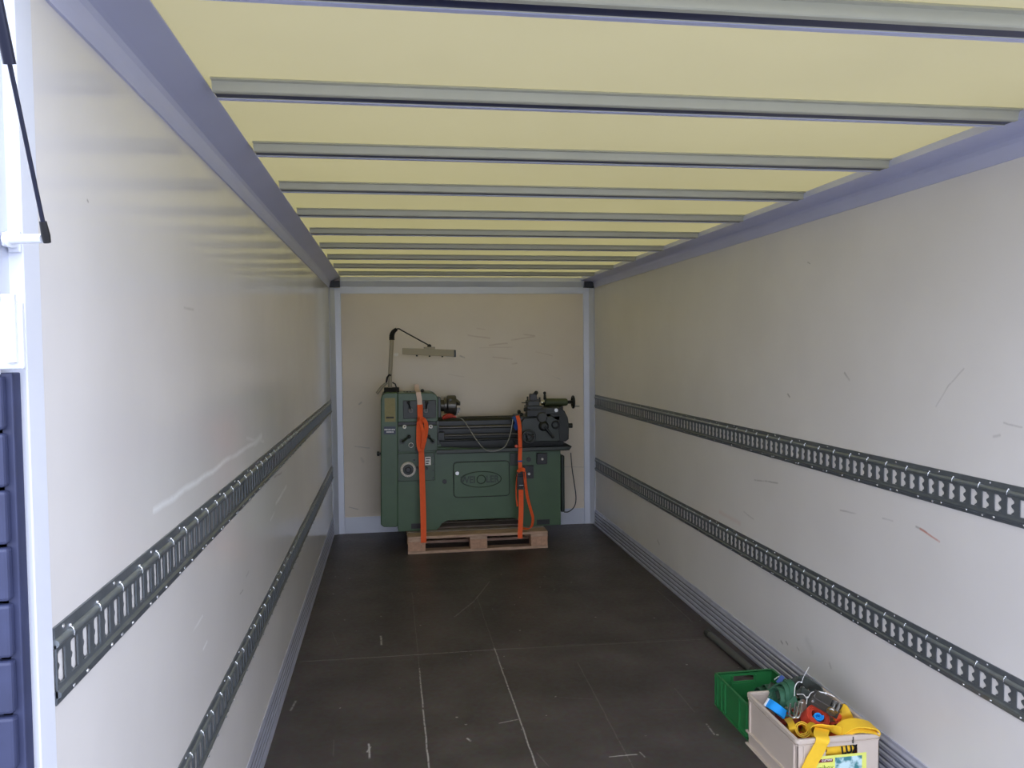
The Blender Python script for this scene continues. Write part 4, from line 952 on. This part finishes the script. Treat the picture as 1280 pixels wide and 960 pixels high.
# yellow straps
strap('loose_strap', 'yellow strap standing in a point by the right crate wall', M['yellow'], [z3(1048, 903, .18), z3(1051, 892, .215), z3(1052.5, 885, .235), z3(1058, 894, .215), z3(1063, 905, .17)], (.75, -.45, .25), .042)
strap('loose_strap', 'red strap fold between the buckle and the yellow mound', M['strapred'], [z3(1036, 908, .17), z3(1044, 905, .20), z3(1052, 904, .205), z3(1058, 903, .19), z3(1061, 903, .165)], (.25, -.8, .5), .045)
strap('loose_strap', 'dark red strap strip along the left crate wall', M['strapbrown'], [z3(970, 892, .17), z3(982, 897, .19), z3(996, 900, .19), z3(1010, 903, .17)], (.2, .9, .3), .045)
c1 = z3(1002, 912, .188)
roll('rolled_strap', 'yellow rolled strap at the near left crate corner', M['yellow'], c1, (-.25, -.75, .45), .016, .031, .052, 2.4, None, .0032, 1.2)
strap('loose_strap', 'yellow strap edge curving up beside the yellow roll', M['yellow'], [z3(984, 898, .19), z3(988, 903, .205), z3(991, 911, .20), z3(992, 916, .17)], (.85, -.3, .4), .026)
strap('loose_strap', 'yellow strap fold twisting along the near rim', M['yellow'], [z3(1012, 916, .19), z3(1016, 909, .222), z3(1026, 908, .232), z3(1040, 911, .228), z3(1052, 915, .225)], [(.1, -.9, .5), (.1, -.9, .6), (0, -.8, .7), (.1, -.4, .9)], .046)
# yellow mound at the near right corner
t = thing('loose_strap', 'broad yellow strap mound at the near right crate corner', 'strap', z3(1075, 910, .2), grp)
gm = MB(); P = bez([z3(1048, 915, .215), z3(1056, 908, .238), z3(1068, 904, .252), z3(1082, 905, .250), z3(1092, 908, .235), z3(1095, 914, .215)], 8)
gm.ribbon(P, (.05, -.9, -.12), .055, .005); gm.ribbon([p+Vector((0, -.002, -.012)) for p in P[4:-4]], (.05, -.9, -.3), .058, .005)
gm.build('webbing', M['yellow'], t)
# strap hanging over the near rim
strap('draped_strap', 'yellow strap hanging down over the near end of the crate', M['yellow'],
      [z3(1028, 911, .226), z3(1026, 918, .2255), (at(1028, 923, BY0-.004)[0], BY0-.005, .219), (at(1024, 935, BY0-.004)[0], BY0-.006, .19), (at(1016, 950, BY0-.004)[0], BY0-.006, .15), (at(1008, 966, BY0-.004)[0], BY0-.006, .10), (at(1002, 985, BY0)[0], BY0-.006, .05)],
      [(1, 0, 0), (1, .05, 0), (1, 0, .1), (1, 0, .28), (1, 0, .3), (1, 0, .3)], .052)
# lettered yellow strap seen through the hand hole
xa = at(1037, 938, NF+.012); xb = at(1074, 938, NF+.012)
t = thing('printed_strap', 'yellow strap with black LUX lettering behind the crate hand hole', 'strap', ((xa[0]+xb[0])/2, NF+.03, .17), grp)
mid = at(1056, 938, NF+.02)
MB().ribbon(bez([(mid[0]-.008, NF+.034, mid[1]-.04), (mid[0]-.002, NF+.024, mid[1]-.01), (mid[0], NF+.022, mid[1]+.01), (mid[0]+.01, NF+.040, mid[1]+.035)], 6), XAX, .07, .003).build('webbing', M['yellow'], t)
text('LUX', 'lettering', .044, M['textblack'], t, (mid[0]-.014, NF+.0165, mid[1]-.014), (PI/2, -.15, 0), .0006, .85, 'LEFT', .0016)
strap('folded_strap', 'rounded yellow strap fold seen left in the crate hand hole', M['yellow'], [(xa[0]-.01, NF+.03, .125), (xa[0]+.01, NF+.018, .15), (xa[0]+.012, NF+.02, .17), (xa[0]+.0, NF+.045, .188)], (1, .1, 0), .045)

# tube lying by the right kick plate
ta = onz(878, 787, .018); tb2 = onz(925, 824, .018)
t = thing('metal_tube', 'dark round tube lying along the right kick plate', 'tube', (2.355, 4.0, 0))
TX = 2.345
MB().cyl((TX-.012, 4.36, .019), (TX, 3.80, .019), .0185, 18).build('outer_tube', mat('dark_grey_tube', (.11, .115, .11), .4, .3, .2, 20), t)
MB().cyl((TX-.013, 4.40, .019), (TX-.012, 4.355, .019), .0195, 18).build('end_cap', M['irongrey'], t)
MB().cyl((TX, 3.83, .0195), (TX+.001, 3.80, .0195), .0215, 18).build('coupling_ring', M['irongrey'], t)
MB().cyl((TX+.001, 3.80, .020), (TX+.006, 3.54, .020), .0195, 18).build('inner_tube', M['irongrey'], t)
